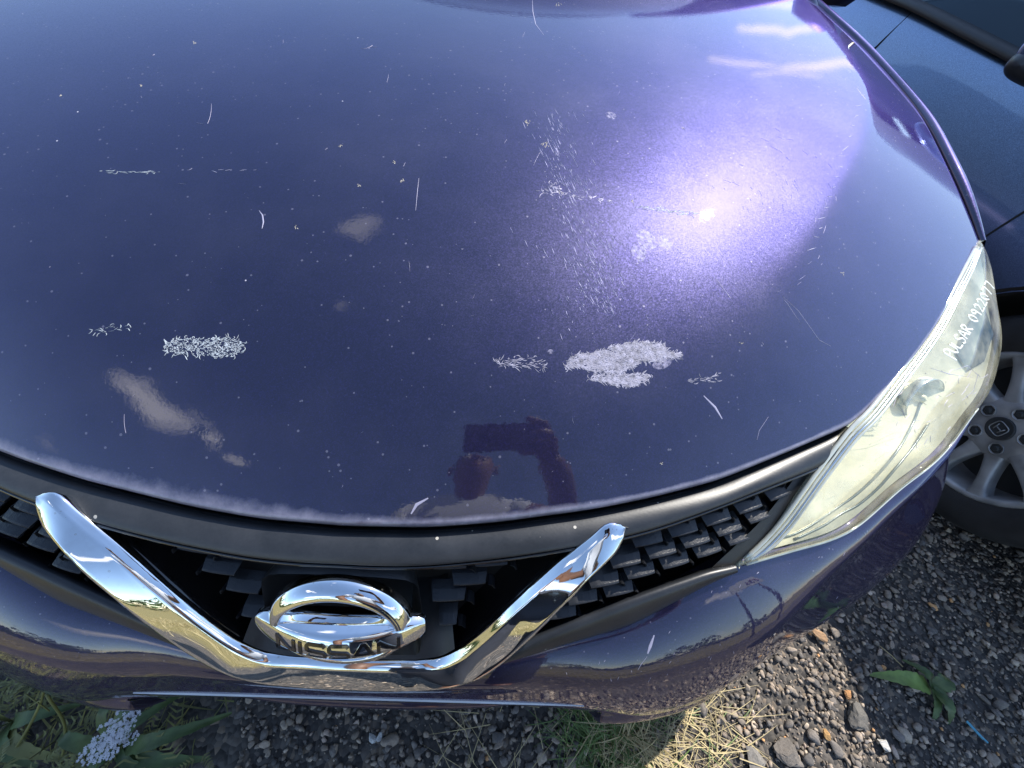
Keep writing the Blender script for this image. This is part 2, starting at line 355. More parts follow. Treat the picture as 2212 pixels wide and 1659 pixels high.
our = empty('parked_car', (0, 2.0, 0), 'dark indigo hatchback with scuffed bonnet, chrome V in its grille and clouded headlight', 'car')
def bonnet():
    nu = len(UU); V = HG.reshape(-1, 3).copy(); F = grid_faces(nu, NV)
    ed = np.repeat(0.0, len(V)).reshape(NV, nu)
    ed = HG[:, :, 1]-YS[None, :]
    Vn = [tuple(v) for v in V]; E = list(ed.ravel())
    # rolled front and side edge: a lip turned down and back
    ring = [(0, i) for i in range(nu)]
    loop = [(j, 0) for j in range(NV-1, 0, -1)]+[(0, i) for i in range(nu)]+[(j, nu-1) for j in range(1, NV)]
    prev = [j*nu+i for j, i in loop]
    P = np.array([V[k] for k in prev]); T = np.gradient(P, axis=0); T /= np.linalg.norm(T, axis=1)[:, None]
    out = np.cross(T, np.array([0, 0, 1.0])); out /= np.linalg.norm(out, axis=1)[:, None]; 
    cen = np.array([0, .7, 0]); sgn = np.sign(np.sum(out*(P-cen), axis=1)); out *= sgn[:, None]
    for dz, do in ((-.0012, .0016), (-.0035, .0026), (-.0075, .0022), (-.014, -.004), (-.016, -.02)):
        Q = P+out*do+np.array([0, 0, dz]); base = len(Vn)
        Vn += [tuple(q) for q in Q]; E += [0.0]*len(Q)
        for k in range(len(prev)-1): F.append((prev[k], base+k, base+k+1, prev[k+1])[::-1] if True else None)
        prev = list(range(base, base+len(Q)))
    o = mesh('bonnet', Vn, F, M_hood, our)
    a = o.data.attributes.new('edge_dist', 'FLOAT', 'POINT'); a.data.foreach_set('value', np.array(E, dtype=np.float32))
    bm = bmesh.new(); bm.from_mesh(o.data); bmesh.ops.recalc_face_normals(bm, faces=bm.faces); 
    if sum(f.normal.z for f in bm.faces if abs(f.normal.z) > .5) < 0: bmesh.ops.reverse_faces(bm, faces=bm.faces)
    bm.to_mesh(o.data); bm.free(); o.data.shade_smooth()
    return o
hood = bonnet(); T_hood = bvh(hood)

# ------------------------------------------------------------------ marks on the bonnet
def ribbon(mb, tree, pts, w, off=.0003, seg=None, taper=True, refn=None):
    """a thin strip laid on the surface; pts in photo units, w in metres"""
    Q = []
    for p in pts:
        P, n = hit(tree, *p)
        if P is None: return
        if np.dot(n, CAM-P) < 0: n = -n
        Q.append((P, n))
    V = []; F = []
    for i, (P, n) in enumerate(Q):
        t = Q[min(i+1, len(Q)-1)][0]-Q[max(i-1, 0)][0]; t /= np.linalg.norm(t)+1e-9
        if i and np.linalg.norm(P-Q[i-1][0]) > .08: return
        s = np.cross(n, t); k = (math.sin(math.pi*(i+.35)/(len(Q)-.3)) if taper else 1.0)*w/2
        V += [P+n*off*.2-s*k, P+n*off, P+n*off*.2+s*k]
    for i in range(len(Q)-1):
        a = 3*i; F += [(a, a+1, a+4, a+3), (a+1, a+2, a+5, a+4)]
    mb.add(V, F)
def stroke(x, y, ang, L, curve=0.0, n=4):
    P = []; a = ang
    for i in range(n+1):
        P.append((x, y)); x += math.cos(a)*L/n; y += math.sin(a)*L/n; a += curve/n
    return P
def inpoly(x, y, poly):
    c = False; j = len(poly)-1
    for i in range(len(poly)):
        xi, yi = poly[i]; xj, yj = poly[j]
        if (yi > y) != (yj > y) and x < (xj-xi)*(y-yi)/(yj-yi+1e-9)+xi: c = not c
        j = i
    return c
def scuff(polys, n, m, label, L=(8, 26), w=(.0012, .0022), ang=.0, fringe=.3, jit=.25):
    mb = MB(); R = random.Random(len(label)+n)
    for poly in polys:
        xs = [p[0] for p in poly]; ys = [p[1] for p in poly]; area = (max(xs)-min(xs))*(max(ys)-min(ys)); k = 0
        while k < n*max(.12, area/8000):
            x, y = R.uniform(min(xs), max(xs)), R.uniform(min(ys), max(ys))
            if not inpoly(x, y, poly): continue
            k += 1; LL = R.uniform(*L)
            ribbon(mb, T_hood, stroke(x-LL/2, y, ang+R.gauss(0, jit), LL, R.gauss(0, .5)), R.uniform(*w))
        for _ in range(int(fringe*len(poly)*6)):          # curled threads round the rim
            i = R.randrange(len(poly)); a, b = poly[i], poly[(i+1) % len(poly)]; t = R.random()
            x, y = a[0]+(b[0]-a[0])*t, a[1]+(b[1]-a[1])*t
            cx, cy = sum(xs)/len(xs), sum(ys)/len(ys)
            an = math.atan2(y-cy, x-cx)+R.gauss(0, .9)
            ribbon(mb, T_hood, stroke(x, y, an, R.uniform(5, 14), R.gauss(0, 2.2), 5), R.uniform(.0004, .0009))
    return mb.build('scuff_mark', m, hood, label=label)
scuff([[(1222, 795), (1235, 772), (1262, 765), (1300, 760), (1330, 748), (1385, 738), (1430, 742), (1445, 765), (1425, 783), (1385, 780), (1372, 790), (1340, 806), (1290, 804), (1250, 793)],
       [(1272, 818), (1300, 812), (1350, 810), (1405, 808), (1400, 824), (1360, 835), (1315, 828)],
       [(1440, 762), (1472, 764), (1466, 772), (1444, 772)]], 1150, M_scuff, 'large pale lavender scuff nearest the headlight side', L=(4, 15), w=(.0005, .0015), fringe=.9, jit=.5)
scuff([[(1072, 780), (1110, 774), (1150, 772), (1176, 786), (1170, 797), (1130, 793), (1085, 790)]], 210, M_scuff, 'ragged pale scuff left of the large one', L=(4, 18), w=(.0003, .0010), fringe=.8, jit=.3)
scuff([[(1478, 822), (1510, 816), (1530, 815), (1550, 806), (1548, 824), (1515, 827)]], 130, M_scuff, 'small thin pale scuff right of the large one', L=(4, 14), w=(.0004, .0010), fringe=.3, jit=.25)
scuff([[(358, 742), (390, 731), (450, 732), (500, 728), (528, 742), (520, 762), (485, 775), (440, 766), (390, 768), (362, 757)]], 640, M_scuffw, 'bright speckled scuff on the left half of the bonnet', L=(2, 8), w=(.0003, .0009), fringe=.9, jit=.5)
scuff([[(200, 712), (235, 704), (275, 700), (277, 712), (240, 718), (208, 720)]], 90, M_scuffw, 'small faint scuff farthest left on the bonnet', L=(3, 14), w=(.00025, .0006), fringe=.3, jit=.3)
scuff([[(190, 371), (240, 368), (345, 370), (340, 376), (240, 376)]], 200, M_scuffw, 'long thin pale scrape across the left of the bonnet', L=(4, 16), w=(.0003, .0008), fringe=.0, jit=.05)
scuff([[(385, 368), (560, 366), (560, 369), (385, 370)]], 60, M_scr, 'faint broken end of the long thin scrape', L=(4, 14), w=(.0003, .0006), fringe=0)
scuff([[(1373, 443), (1400, 445), (1450, 452), (1505, 458), (1508, 463), (1470, 464), (1420, 455), (1376, 449)]], 240, M_scuffw, 'bright gouge running into the sun glint', L=(3, 12), w=(.0004, .0010), ang=.12, fringe=.1, jit=.15)
scuff([[(1165, 413), (1195, 395), (1215, 408), (1250, 420), (1320, 430), (1318, 436), (1230, 424), (1180, 419)]], 90, M_scr, 'grey rubbed patch above the fan of scratches', L=(3, 14), w=(.0004, .0011), ang=.2, fringe=.2)
mb = MB(); R = random.Random(3)
# fan of parallel scratches down the middle right
for _ in range(420):
    t = R.random(); x = 1185+t*110+R.gauss(0, 26); y = 250+t*410+R.gauss(0, 22)
    ribbon(mb, T_hood, stroke(x, y, 1.08+R.gauss(0, .07), R.uniform(4, 30)*R.random()**.5, R.gauss(0, .1), 4), R.uniform(.0002, .00055))
for _ in range(110):
    x = R.gauss(1300, 70); y = R.gauss(560, 60)
    ribbon(mb, T_hood, stroke(x, y, 1.15+R.gauss(0, .1), R.uniform(4, 22), 0, 3), R.uniform(.00018, .00045))
mb.build('scratch', M_glint, hood, label='fan of parallel scratches slanting down the bonnet')
mb = MB()
# wiped-in arcs round the sun glint and over the crease
for _ in range(80):
    r = R.uniform(90, 310); a = R.uniform(-1.1, .95); x = 1500+r*math.cos(a)*1.05; y = 455+r*math.sin(a)*.72
    ribbon(mb, T_hood, stroke(x, y, math.atan2(.72*math.cos(a), -1.05*math.sin(a))+R.gauss(0, .12), R.uniform(3, 18), .12, 3), R.uniform(.00009, .00018))
mb.build('scratch', M_glint, hood, label='ring of fine swirl scratches round the sun glint')
mb = MB()
def poly(mb, pts, w, tree=None): ribbon(mb, tree or T_hood, pts, w)
poly(mb, [(560, 455), (567, 465), (569, 480), (566, 494)], .0014)
poly(mb, [(1150, 0), (1151, 25), (1157, 52), (1175, 76)], .0010)
poly(mb, [(1690, 640), (1725, 672), (1770, 735), (1795, 748)], .0006); poly(mb, [(1660, 610), (1700, 655), (1730, 700)], .0005)
poly(mb, [(1545, 600), (1575, 640), (1650, 745)], .0007); poly(mb, [(1520, 855), (1545, 880), (1560, 905)], .0022)
poly(mb, [(905, 385), (902, 410), (898, 455)], .0004); poly(mb, [(888, 1110), (900, 1090), (925, 1076)], .0028)
poly(mb, [(1635, 1110-160), (1640, 930), (1660, 900)], .0004); poly(mb, [(1870, 215), (1850, 190)], .0005); poly(mb, [(1300, 500), (1325, 545)], .0006)
for _ in range(40):
    x = R.uniform(30, 1850); y = R.uniform(60, 1050)
    ribbon(mb, T_hood, stroke(x, y, R.choice([1.75, 1.4, .2, 2.2])+R.gauss(0, .3), R.uniform(5, 60)*R.random(), R.gauss(0, .4), 5), R.uniform(.00010, .00024))
for k in range(16):   # nicks at the crease edge
    x = 1868-k*7; y = 205+k*22
    ribbon(mb, T_hood, stroke(x, y, 2.9+R.gauss(0, .2), R.uniform(6, 22), 0, 3), .0006)
mb.build('scratch', M_scr, hood, label='single hairline scratches scattered over the bonnet')
mb = MB()
for (x, y, s) in ((1140, 264, 5), (1137, 262, 4), (1175, 309, 7), (1180, 313, 6), (1205, 10, 6), (640, 490, 4), (735, 315, 4), (1210, 415, 5), (1365, 433, 5), (852, 350, 4), (420, 92, 3), (870, 388, 5), (130, 205, 3), (305, 185, 3), (1475, 275, 4), (1540, 405, 4), (1820, 590, 4), (1430, 1000, 3), (775, 400, 4), (1600, 740, 4)):
    for _ in range(7): ribbon(mb, T_hood, stroke(x+R.gauss(0, s*.5), y+R.gauss(0, s*.4), R.uniform(0, 3), s*.7, 1, 3), .0007)
mb.build('dirt_spot', M_dirt, hood, label='dried bird lime and grit spots')
def blot(mb, cx, cy, a, b, rot, off=.00025):
    P0, n0 = hit(T_hood, cx, cy)
    V = [P0+n0*off*(1 if n0[2] > 0 else -1)]; N = 20
    for k in range(N):
        w = 2*math.pi*k/N; x = a*math.cos(w)*R.uniform(.9, 1.08); y = b*math.sin(w)*R.uniform(.9, 1.08)
        P, n = hit(T_hood, cx+x*math.cos(rot)-y*math.sin(rot), cy+x*math.sin(rot)+y*math.cos(rot)); V.append(P+np.array([0, 0, off*.6]))
    mb.add(V, [(0, 1+k, 1+(k+1) % N) for k in range(N)])
m, nt, b = mat('water_mark'); 
tr = node(nt, 'ShaderNodeBsdfTransparent'); ms = node(nt, 'ShaderNodeMixShader'); out = nt.nodes['Material Output']
b.inputs['Base Color'].default_value = (.55, .52, .72, 1); b.inputs['Roughness'].default_value = .5
nz = node(nt, 'ShaderNodeTexNoise', Scale=260.0, Detail=5.0); t_ = node(nt, 'ShaderNodeTexCoord'); lk(nt, t_.outputs['Object'], nz.inputs['Vector'])
lk(nt, clamp01(nt, mth(nt, 'MULTIPLY', mth(nt, 'SUBTRACT', nz.outputs['Fac'], .38), 1.7)), ms.inputs[0]); lk(nt, tr.outputs[0], ms.inputs[1]); lk(nt, b.outputs[0], ms.inputs[2]); lk(nt, ms.outputs[0], out.inputs['Surface'])
M_blot = m
mb = MB()
for c in ((1396, 518, 17, 26, -.7), (1380, 547, 15, 20, -.5), (1436, 525, 14, 18, -.8), (1320, 250, 12, 8, .3), (1430, 785, 12, 22, 1.2), (1190, 760, 8, 5, 0)): blot(mb, *c)
mb.build('water_mark', M_blot, hood)

# ------------------------------------------------------------------ nose reference surface
_y0z = smooth_tab([.20, .30, .45, .50, .56, .62, .684, .746, .78, .9], [-.03, -.03, -.035, -.03, -.013, .012, .042, .087, .115, .25], w=18)
def Gy(x, z): return _y0z(z)+.40*x*x+.15*x**4
def GP(x, z, off=0.0):
    """point on the nose surface pushed outward (towards -Y) by off"""
    return np.array([x, Gy(x, z)-off, z])

# soft seal + shut gap below the bonnet edge
edge = [(x, float(_yf(x)), float(H(np.array(x), _yf(x)))) for x in np.linspace(0, .53, 16)]
E_ = np.array(edge)
def offs(dy, dz): return mirror_full([e+np.array([0, dy, dz]) for e in E_])
cav = loft([offs(.03, -.012), offs(.012, -.035), offs(-.006, -.045), offs(-.015, -.036)], 90, 10)
surf('shut_gap', cav, M_gap, our)
mb = MB(); mb.tube(resample(offs(.0035, -.0135), 120), .0042, 8); mb.build('bonnet_seal', M_seal, our)
mb = MB(); mb.tube(resample(offs(-.004, -.021), 120), .0035, 8); mb.build('bonnet_seal', M_black, our)
# weathered plastic band above the grille
low = [(0, .0765, .7305), (.061, .0775, .7305), (.137, .086, .735), (.2, .097, .7385), (.271, .1135, .741), (.329, .132, .746), (.403, .160, .751), (.494, .197, .752), (.53, .218, .752)]
L_ = resample(low, 16)
U_ = resample([e+np.array([0, -.0085, -.0155]) for e in E_], 16)
def mixc_(t, o, dz): return mirror_full([a*(1-t)+b*t+np.array([0, -o, dz]) for a, b in zip(U_, L_)])
band = loft([mixc_(0, -.014, -.014), mixc_(0, -.004, -.001), mixc_(.06, .0025, .0015), mixc_(.5, .0045, .003), mixc_(.92, .0022, .001), mixc_(1, -.002, -.002), mixc_(1, -.012, -.004)], 140, 34)
surf('grille_surround', band, M_surround, our, label='weathered dark grey plastic band between bonnet and grille')
bright = MB(); bright.tube(resample(mixc_(1, .0012, -.0022), 120), .0017, 6); bright.build('grille_surround_lip', M_gloss, our)

# ------------------------------------------------------------------ grille
gr = MB()
lipt = [(0, .60), (.12, .612), (.185, .638), (.278, .668), (.385, .68), (.44, .70), (.478, .742)]
backing = []
for off, zz in ((-.030, .738), (-.05, .72), (-.065, .68), (-.06, .60), (-.02, .575)):
    backing.append(mirror_full([GP(x, zz, off)+np.array([0, 0, .0]) for x in np.linspace(0, .5, 14)]))
grille = surf('grille', loft(backing, 70, 16), M_gap, our, label='black louvred grille behind the chrome V')
_bl = np.array(low); 
def ztop(x): return np.interp(abs(x), _bl[:, 0], _bl[:, 2])
def zbot(x): return np.interp(abs(x), [p[0] for p in lipt], [p[1] for p in lipt])
vin = np.array([[.585, .0], [.609, .088], [.62, .09], [.639, .12], [.682, .145], [.73, .2], [.751, .242]])
vout = np.array([[.562, .09], [.571, .103], [.593, .13], [.642, .165], [.69, .21], [.716, .235], [.747, .262]])
def louvre_mesh(w, h, d):
    """one slanted louvre with a turned-down lip and the curved web on its end (local x across, y outward=-, z up)"""
    mb = MB(); n = 5; rows = [(+.012, h*.50), (.0035, h*.18), (-.004, -h*.20), (-.0052, -h*.30), (-.0048, -h*.46), (-.002, -h*.46), (.0, -h*.25), (.012, h*.42)]
    V = []; F = []
    for (yy, zz) in rows:
        for i in range(n):
            t = i/(n-1)*2-1; ed = 1-.10*(abs(t) > .9)*(zz < 0)
            V.append((t*w/2*ed, yy+.0012*t*t, zz+.001*math.cos(t*1.5)))
    for j in range(len(rows)-1):
        for i in range(n-1):
            a = j*n+i; F.append((a, a+n, a+n+1, a+1))
    L = len(rows)
    F.append(tuple(j*n for j in range(L))); F.append(tuple(j*n+n-1 for j in range(L))[::-1])
    mb.add(V, F)
    # curved web
    P = []
    for k in range(6):
        t = k/5; P.append((w/2+.0005+.0065*t**.5, -.0048+.003*t, -h*.42-h*1.05*t))
    for s in (0, 1):
        pass
    V = []; F = []
    for p in P: V += [p, (p[0], p[1]+.012, p[2]), (p[0]+.0013, p[1]+.012, p[2]), (p[0]+.0013, p[1], p[2])]
    for k in range(5):
        for q in range(4): F.append((4*k+q, 4*k+(q+1) % 4, 4*k+4+(q+1) % 4, 4*k+4+q))
    mb.add(V, F)
    me = bpy.data.meshes.new('grille_louvre'); me.from_pydata([tuple(v) for v in mb.V], [], mb.F); me.update(); me.materials.append(M_grille)
    return me
LM = louvre_mesh(.0335, .0108, .01)
LMs = louvre_mesh(.019, .0108, .01)
PX, PZ = .0385, .0163
nl = 0
for r in range(11):
    z = .737-.004-r*PZ
    for k in range(-13, 14):
        x = (k+(.5 if r % 2 else 0))*PX
        zl = z+.035*max(0, abs(x)-.12)*1.2   # rows rise slightly outward
        if zl > ztop(x)+.006 or zl < zbot(x)+(.006 if abs(x) > .2 else .012): continue
        xi = np.interp(zl, vin[:, 0], vin[:, 1]); xo = np.interp(zl, vout[:, 0], vout[:, 1])
        ax = abs(x); short = False
        if ax < .080: continue                         # emblem mount
        if ax < xo+.018:
            if ax > xi-.022: continue
            if ax > xi-.040: short = True
        if ax > .475: continue
        o = bpy.data.objects.new('grille_louvre', LMs if short else LM); COL.objects.link(o)
        P = GP(x, zl, -.009 if ax > xo else -.016)
        slope = .8*x+.6*x**3; a = math.atan(slope)
        o.parent = grille
        o.location = Vector(P); o.rotation_euler = (rad(-24), 0, a)
        if x < 0: o.scale = (-1, 1, 1)
        nl += 1
print('louvres', nl)
# side closing panels of the grille, next to the headlights
for s in (1, -1):
    c1 = [GP(.375, .672, -.004), GP(.43, .712, -.006), GP(.475, .752, -.01)]
    c2 = [GP(.40, .668, .000), GP(.45, .70, .0), GP(.492, .745, .0), ]
    c3 = [GP(.40, .66, -.03), GP(.45, .69, -.04), GP(.492, .74, -.04)]
    cs = [c1, c2, c3]; cs = [mir(c) for c in cs] if s < 0 else cs
    surf('grille_end_panel', loft(cs, 20, 10), M_black, our, flip=(s < 0))

# lower lip of the grille
lt = [(.0, .0, .590), (.12, .006, .600), (.185, .034, .637), (.235, .052, .655), (.278, .067, .668), (.33, .084, .676), (.385, .101, .680), (.402, .104, .678)]
lb = [(.0, .0, .575), (.143, .014, .602), (.188, .023, .611), (.240, .037, .620), (.289, .05, .629), (.33, .068, .643), (.369, .087, .657), (.408, .104, .665)]
lt = resample(lt, 14); lb = resample(lb, 14)
def lp(t, o, dz): return mirror_full([a*(1-t)+b*t+np.array([0, -o, dz]) for a, b in zip(lt, lb)])
surf('grille_lower_lip', loft([lp(0, -.006, -.03), lp(0, -.001, -.002), lp(.12, .0045, .0012), lp(.55, .006, .001), lp(.92, .0035, .0), lp(1, -.001, -.002), lp(1, -.012, -.003)], 110, 26), M_surround, our, label='dusty dark lip under the grille')

# ------------------------------------------------------------------ chrome V
vo = [(-.2615, .1155, .7485), (-.2605, .104, .732), (-.224, .068, .692), (-.185, .033, .636), (-.157, .011, .593), (-.133, -.001, .574), (-.105, -.008, .564), (-.05, -.012, .561), (.0, -.0125, .560)]
vi = [(-.2615, .1155, .7485), (-.246, .1160, .7520), (-.226, .1025, .739), (-.194, .082, .719), (-.156, .053, .686), (-.122, .027, .641), (-.104, .017, .622), (-.084, .0105, .6105), (-.04, .0085, .609), (.0, .008, .609)]
def sym(c):
    c = [np.array(p, float) for p in c]; m = [p*np.array([-1, 1, 1]) for p in c[:-1]][::-1]; return c+m
VO, VI = resample(sym(vo), 121, 2), resample(sym(vi), 121, 2)
def toward(P, d):
    v = np.array([0, .003, 1.109])-P; return P+v/np.linalg.norm(v, axis=1)[:, None]*d
_tt = np.abs(np.linspace(-1, 1, 121))[:, None]
_tip = .010*np.clip((_tt-.62)/.3, 0, 1)
VO = toward(VO, .003+.023*np.clip((_tt-.18)/.14, 0, 1)**.8*np.clip((1.02-_tt)*6, .25, 1)+_tip*.5); VI = toward(VI, _tip)
def vrow(t, o, dz=0):
    k = np.sqrt(np.clip((1-_tt)*16, 0, 1))
    if o < -.01: return VO*(1-t)+VI*t+np.array([0, .25*-o, o*.9])*np.clip(k, .12, 1)
    return VO*(1-t)+VI*t+np.array([0, -o, dz])*k
prof = [(.02, -.022, 0), (0.01, -.004, 0), (.0, .002, -.0005), (.02, .0040, -.0003), (.09, .0052, 0), (.35, .0060, 0), (.62, .0060, 0), (.88, .0052, .0), (.93, .0046, .0003), (.975, .001, .0008), (1.0, -.004, .001), (1.02, -.03, 0)]
GV = np.array([vrow(*p) for p in prof]); GV = np.array([resample(GV[:, i], 40) for i in range(GV.shape[1])]).transpose(1, 0, 2)
vtrim = surf('chrome_v_trim', GV, M_chrome, our, flip=False, label='chrome V-shaped strip across the grille')
# black inner border following the V
VI = toward(VI, -.001-_tip)
kv = np.clip((1-np.abs(np.linspace(-1, 1, 121)))*6-.35, 0.02, 1)[:, None]
VB = np.array([VI+np.array([0, o, dz])*kv for o, dz in ((.002, -.004), (.006, -.001), (.02, -.012), (.05, -.03))])
surf('trim_backing', np.array([resample(VB[:, i], 10) for i in range(121)]).transpose(1, 0, 2), M_gloss, our)
# shelf under the emblem
surf('emblem_shelf', loft([mirror_full([(0, .012, .613), (.06, .012, .613), (.09, .016, .616), (.105, .022, .628)]), mirror_full([(0, .045, .628), (.06, .045, .628), (.085, .045, .63), (.1, .045, .637)]), mirror_full([(0, .09, .632), (.05, .09, .632), (.08, .09, .634), (.09, .09, .64)])], 50, 10), M_black, our)

# ------------------------------------------------------------------ emblem
EC = np.array([0, .040, .6765]); ea = np.array([1.0, 0, 0]); eb = np.array([0, .50, .866]); eb /= np.linalg.norm(eb); ec = np.cross(ea, eb)  # outward
if ec[1] > 0: ec = -ec
def EP(a, b, c): return EC+ea*a+eb*b+ec*c
emb = empty('x', (0, 0, 0), None, None); bpy.data.objects.remove(emb)
mnt = MB()
# stalk / mount behind the emblem
sec = []
for (w, c, b0, b1) in ((.052, -.055, -.03, .075), (.058, -.03, -.035, .068), (.068, -.010, -.05, .053), (.070, -.004, -.052, .050)):
    sec.append([EP(s*w, bb, c) for s, bb in ((-1, b0), (-1, b1*.8), (-.8, b1), (.8, b1), (1, b1*.8), (1, b0), (.8, b0-.004), (-.8, b0-.004), (-1, b0))])
emb = surf('emblem_mount', np.array([resample(c, 60) for c in sec]), M_black, our, label='black housing that carries the chrome emblem')
N = 96; ring = []
RA, RB = .0655, .0535
for (k, c) in ((1.0, -.004), (1.0, .003), (.985, .0055), (.88, .0115), (.76, .0135), (.735, .0130), (.722, .010), (.715, -.003)):
    ka = 1-(1-k)*.75; kb = 1-(1-k)*1.0
    ring.append([EP(RA*ka*math.cos(t), RB*kb*math.sin(t), c) for t in np.linspace(0, 2*math.pi, N+1)])
surf('emblem_ring', np.array(ring), M_chrome, emb)
# bar: convex, deepest in the middle
BL, BH = .0775, .0150
def barc(a): return .021*(1-(a/BL)**2)+.004
def barf(b): return float(np.interp(b, [-.019, -.0175, -.013, -.006, .002, .0062, .0082], [.80, .98, 1.06, 1.04, .96, .88, .76]))
nb = 61; aa = np.sin(np.linspace(-1, 1, nb)*math.pi/2)*BL
rows = []
for (b, kc) in ((99, -99), (.0082, 1), (.0062, 1), (.002, 1), (-.003, 1), (-.008, 1), (-.013, 1), (-.0175, 1), (-.019, 1), (-.0192, .5), (-.0170, -99)):
    row = []
    for a in aa:
        e = math.sqrt(max(0, 1-(a/BL)**6)); cc = barc(a)
        c = cc*barf(b)*kc if kc > -50 else -.004
        bb = .0082*(.3+.7*e)+.14*cc if b == 99 else b*(.3+.7*e)
        row.append(EP(a, bb, c))
    rows.append(row)
surf('emblem_bar', np.array(rows), M_chrome, emb)
LET = {'N': [[(0, 0), (0, 1)], [(0, 1), (1, 0)], [(1, 0), (1, 1)]], 'I': [[(.5, 0), (.5, 1)]],
       'S': [[(1, .86), (.9, 1), (.1, 1), (0, .88), (0, .64), (.1, .54), (.9, .48), (1, .38), (1, .12), (.9, 0), (.1, 0), (0, .14)]],
       'A': [[(0, 0), (.42, 1), (.58, 1), (1, 0)], [(.2, .3), (.8, .3)]]}
cx = -.052
for ch, w in zip('NISSAN', (.0165, .005, .0165, .0165, .0175, .0165)):
    mb = MB()
    for st in LET[ch]:
        pts = []
        for i in range(len(st)-1):
            for t in np.linspace(0, 1, 5)[:-1] if i < len(st)-2 else np.linspace(0, 1, 5): pts.append((st[i][0]*(1-t)+st[i+1][0]*t, st[i][1]*(1-t)+st[i+1][1]*t))
        V = []; F = []; hw = .0015
        for i, (u, v) in enumerate(pts):
            q0 = pts[max(i-1, 0)]; q1 = pts[min(i+1, len(pts)-1)]; d = np.array([(q1[0]-q0[0])*w, (q1[1]-q0[1])*.0125]); d /= np.linalg.norm(d)+1e-9; nrm = np.array([-d[1], d[0]])
            for s, cc in ((-1, -.0006), (-1, .0008), (1, .0008), (1, -.0006)):
                a = cx+u*w+nrm[0]*hw*s; b = -.0155+v*.0150+nrm[1]*hw*s
                V.append(EP(a, b, barc(a)*barf(b)+cc))
        for i in range(len(pts)-1):
            for q in range(3): F.append((4*i+q, 4*i+q+1, 4*i+q+5, 4*i+q+4))
        F.append((0, 1, 2, 3)); F.append(tuple(4*(len(pts)-1)+q for q in (3, 2, 1, 0)))
        mb.add(V, F)
    mb.build('letter', M_gloss, emb, smooth=False, label='black raised letter %s on the emblem bar' % ch)
    cx += w+.0038

# ------------------------------------------------------------------ bumper
C0 = [(0, .0, .577), (.143, .013, .601), (.188, .022, .610), (.289, .049, .628), (.369, .086, .657), (.409, .104, .665), (.489, .128, .659), (.543, .143, .658), (.585, .161, .658), (.655, .207, .673), (.71, .238, .684), (.757, .270, .684), (.80, .310, .699), (.835, .345, .716), (.862, .390, .733), (.874, .422, .750), (.876, .460, .775), (.862, .51, .80)]
C1 = [(0, -.018, .54), (.198, -.012, .545), (.295, -.006, .562), (.395, .016, .578), (.472, .046, .592), (.530, .082, .600), (.577, .115, .608), (.636, .156, .620), (.698, .205, .640), (.763, .258, .660), (.82, .33, .68), (.865, .42, .70), (.885, .52, .71)]
C1 = [tuple(np.array(p)+(np.array([.06, .003, 1.109])-np.array(p))/np.linalg.norm(np.array([.06, .003, 1.109])-np.array(p))*(.018*min(1, p[0]/.25))) for p in C1]
C2 = [(0, -.028, .475), (.2, -.028, .475), (.3, -.034, .46), (.36, -.037, .45), (.436, -.021, .45), (.485, -.004, .44), (.565, .033, .44), (.665, .078, .445), (.75, .115, .44), (.85, .180, .46), (.892, .24, .50), (.905, .30, .54), (.905, .40, .56), (.905, .5, .57)]
C3 = [(0, .0, .44), (.2, .0, .42), (.31, -.030, .36), (.40, -.022, .34), (.5, .005, .33), (.6, .045, .33), (.7, .10, .33), (.8, .16, .33), (.86, .23, .34), (.885, .32, .35), (.89, .42, .36), (.89, .5, .36)]
C4 = [(0, .05, .40), (.2, .05, .38), (.32, .01, .26), (.42, .02, .22), (.5, .05, .2), (.6, .09, .2), (.7, .15, .2), (.8, .22, .2), (.84, .3, .2), (.86, .38, .2), (.86, .45, .2), (.86, .5, .2)]
def inner(c, d): return [np.array(p)+np.array([0, d, -d*.3]) for p in c]
bumper = surf('front_bumper', loft([mirror_full(inner(C0, .02)), mirror_full(C0), mirror_full([(np.array(a)*.5+np.array(b)*.5)+np.array([0, -.006, .004]) for a, b in zip(resample(C0, 30), resample(C1, 30))]), mirror_full(C1), mirror_full(C2), mirror_full(C3), mirror_full(C4)], 190, 60, passes=2), M_body, our)
T_bump = bvh(bumper)
mb = MB(); Rr = random.Random(5)
poly(mb, [(1413, 1372), (1405, 1395), (1399, 1412)], .0035, T_bump); poly(mb, [(1398, 1418), (1385, 1435), (1378, 1447)], .0008, T_bump)
for _ in range(70):
    ribbon(mb, T_bump, stroke(Rr.uniform(1180, 1950), Rr.uniform(1150, 1480), Rr.uniform(1.2, 2.4), Rr.uniform(2, 9), 0, 3), .0006)
mb.build('scratch', M_scr, bumper, label='short pale scratches on the bumper')
# lower centre lip and intake
surf('lower_bumper_lip', loft([mirror_full([(0, .02, .45), (.15, .02, .45), (.29, .02, .44)]), mirror_full([(0, -.029, .44), (.15, -.026, .44), (.29, -.01, .43)]), mirror_full([(0, -.039, .42), (.15, -.034, .42), (.29, -.016, .41)]), mirror_full([(0, -.034, .39), (.15, -.03, .39), (.29, -.012, .38)]), mirror_full([(0, .05, .36), (.15, .05, .36), (.29, .05, .36)])], 60, 20), M_body, our)
# front plate seen almost edge-on
ps = MB(); ps.box((.002, -.0185, .458), (.26, .0016, .0555), np.array(Matrix.Rotation(rad(6), 3, 'X')))
pl = ps.build('number_plate', M_plate, our, smooth=False, label='white number plate seen almost edge-on from above')
for s in (-1, 1):
    b2 = MB(); b2.tube([(s*.17, -.0205, .475), (s*.17, -.0225, .4748)], .005, 12); b2.build('plate_screw', M_plate, pl)
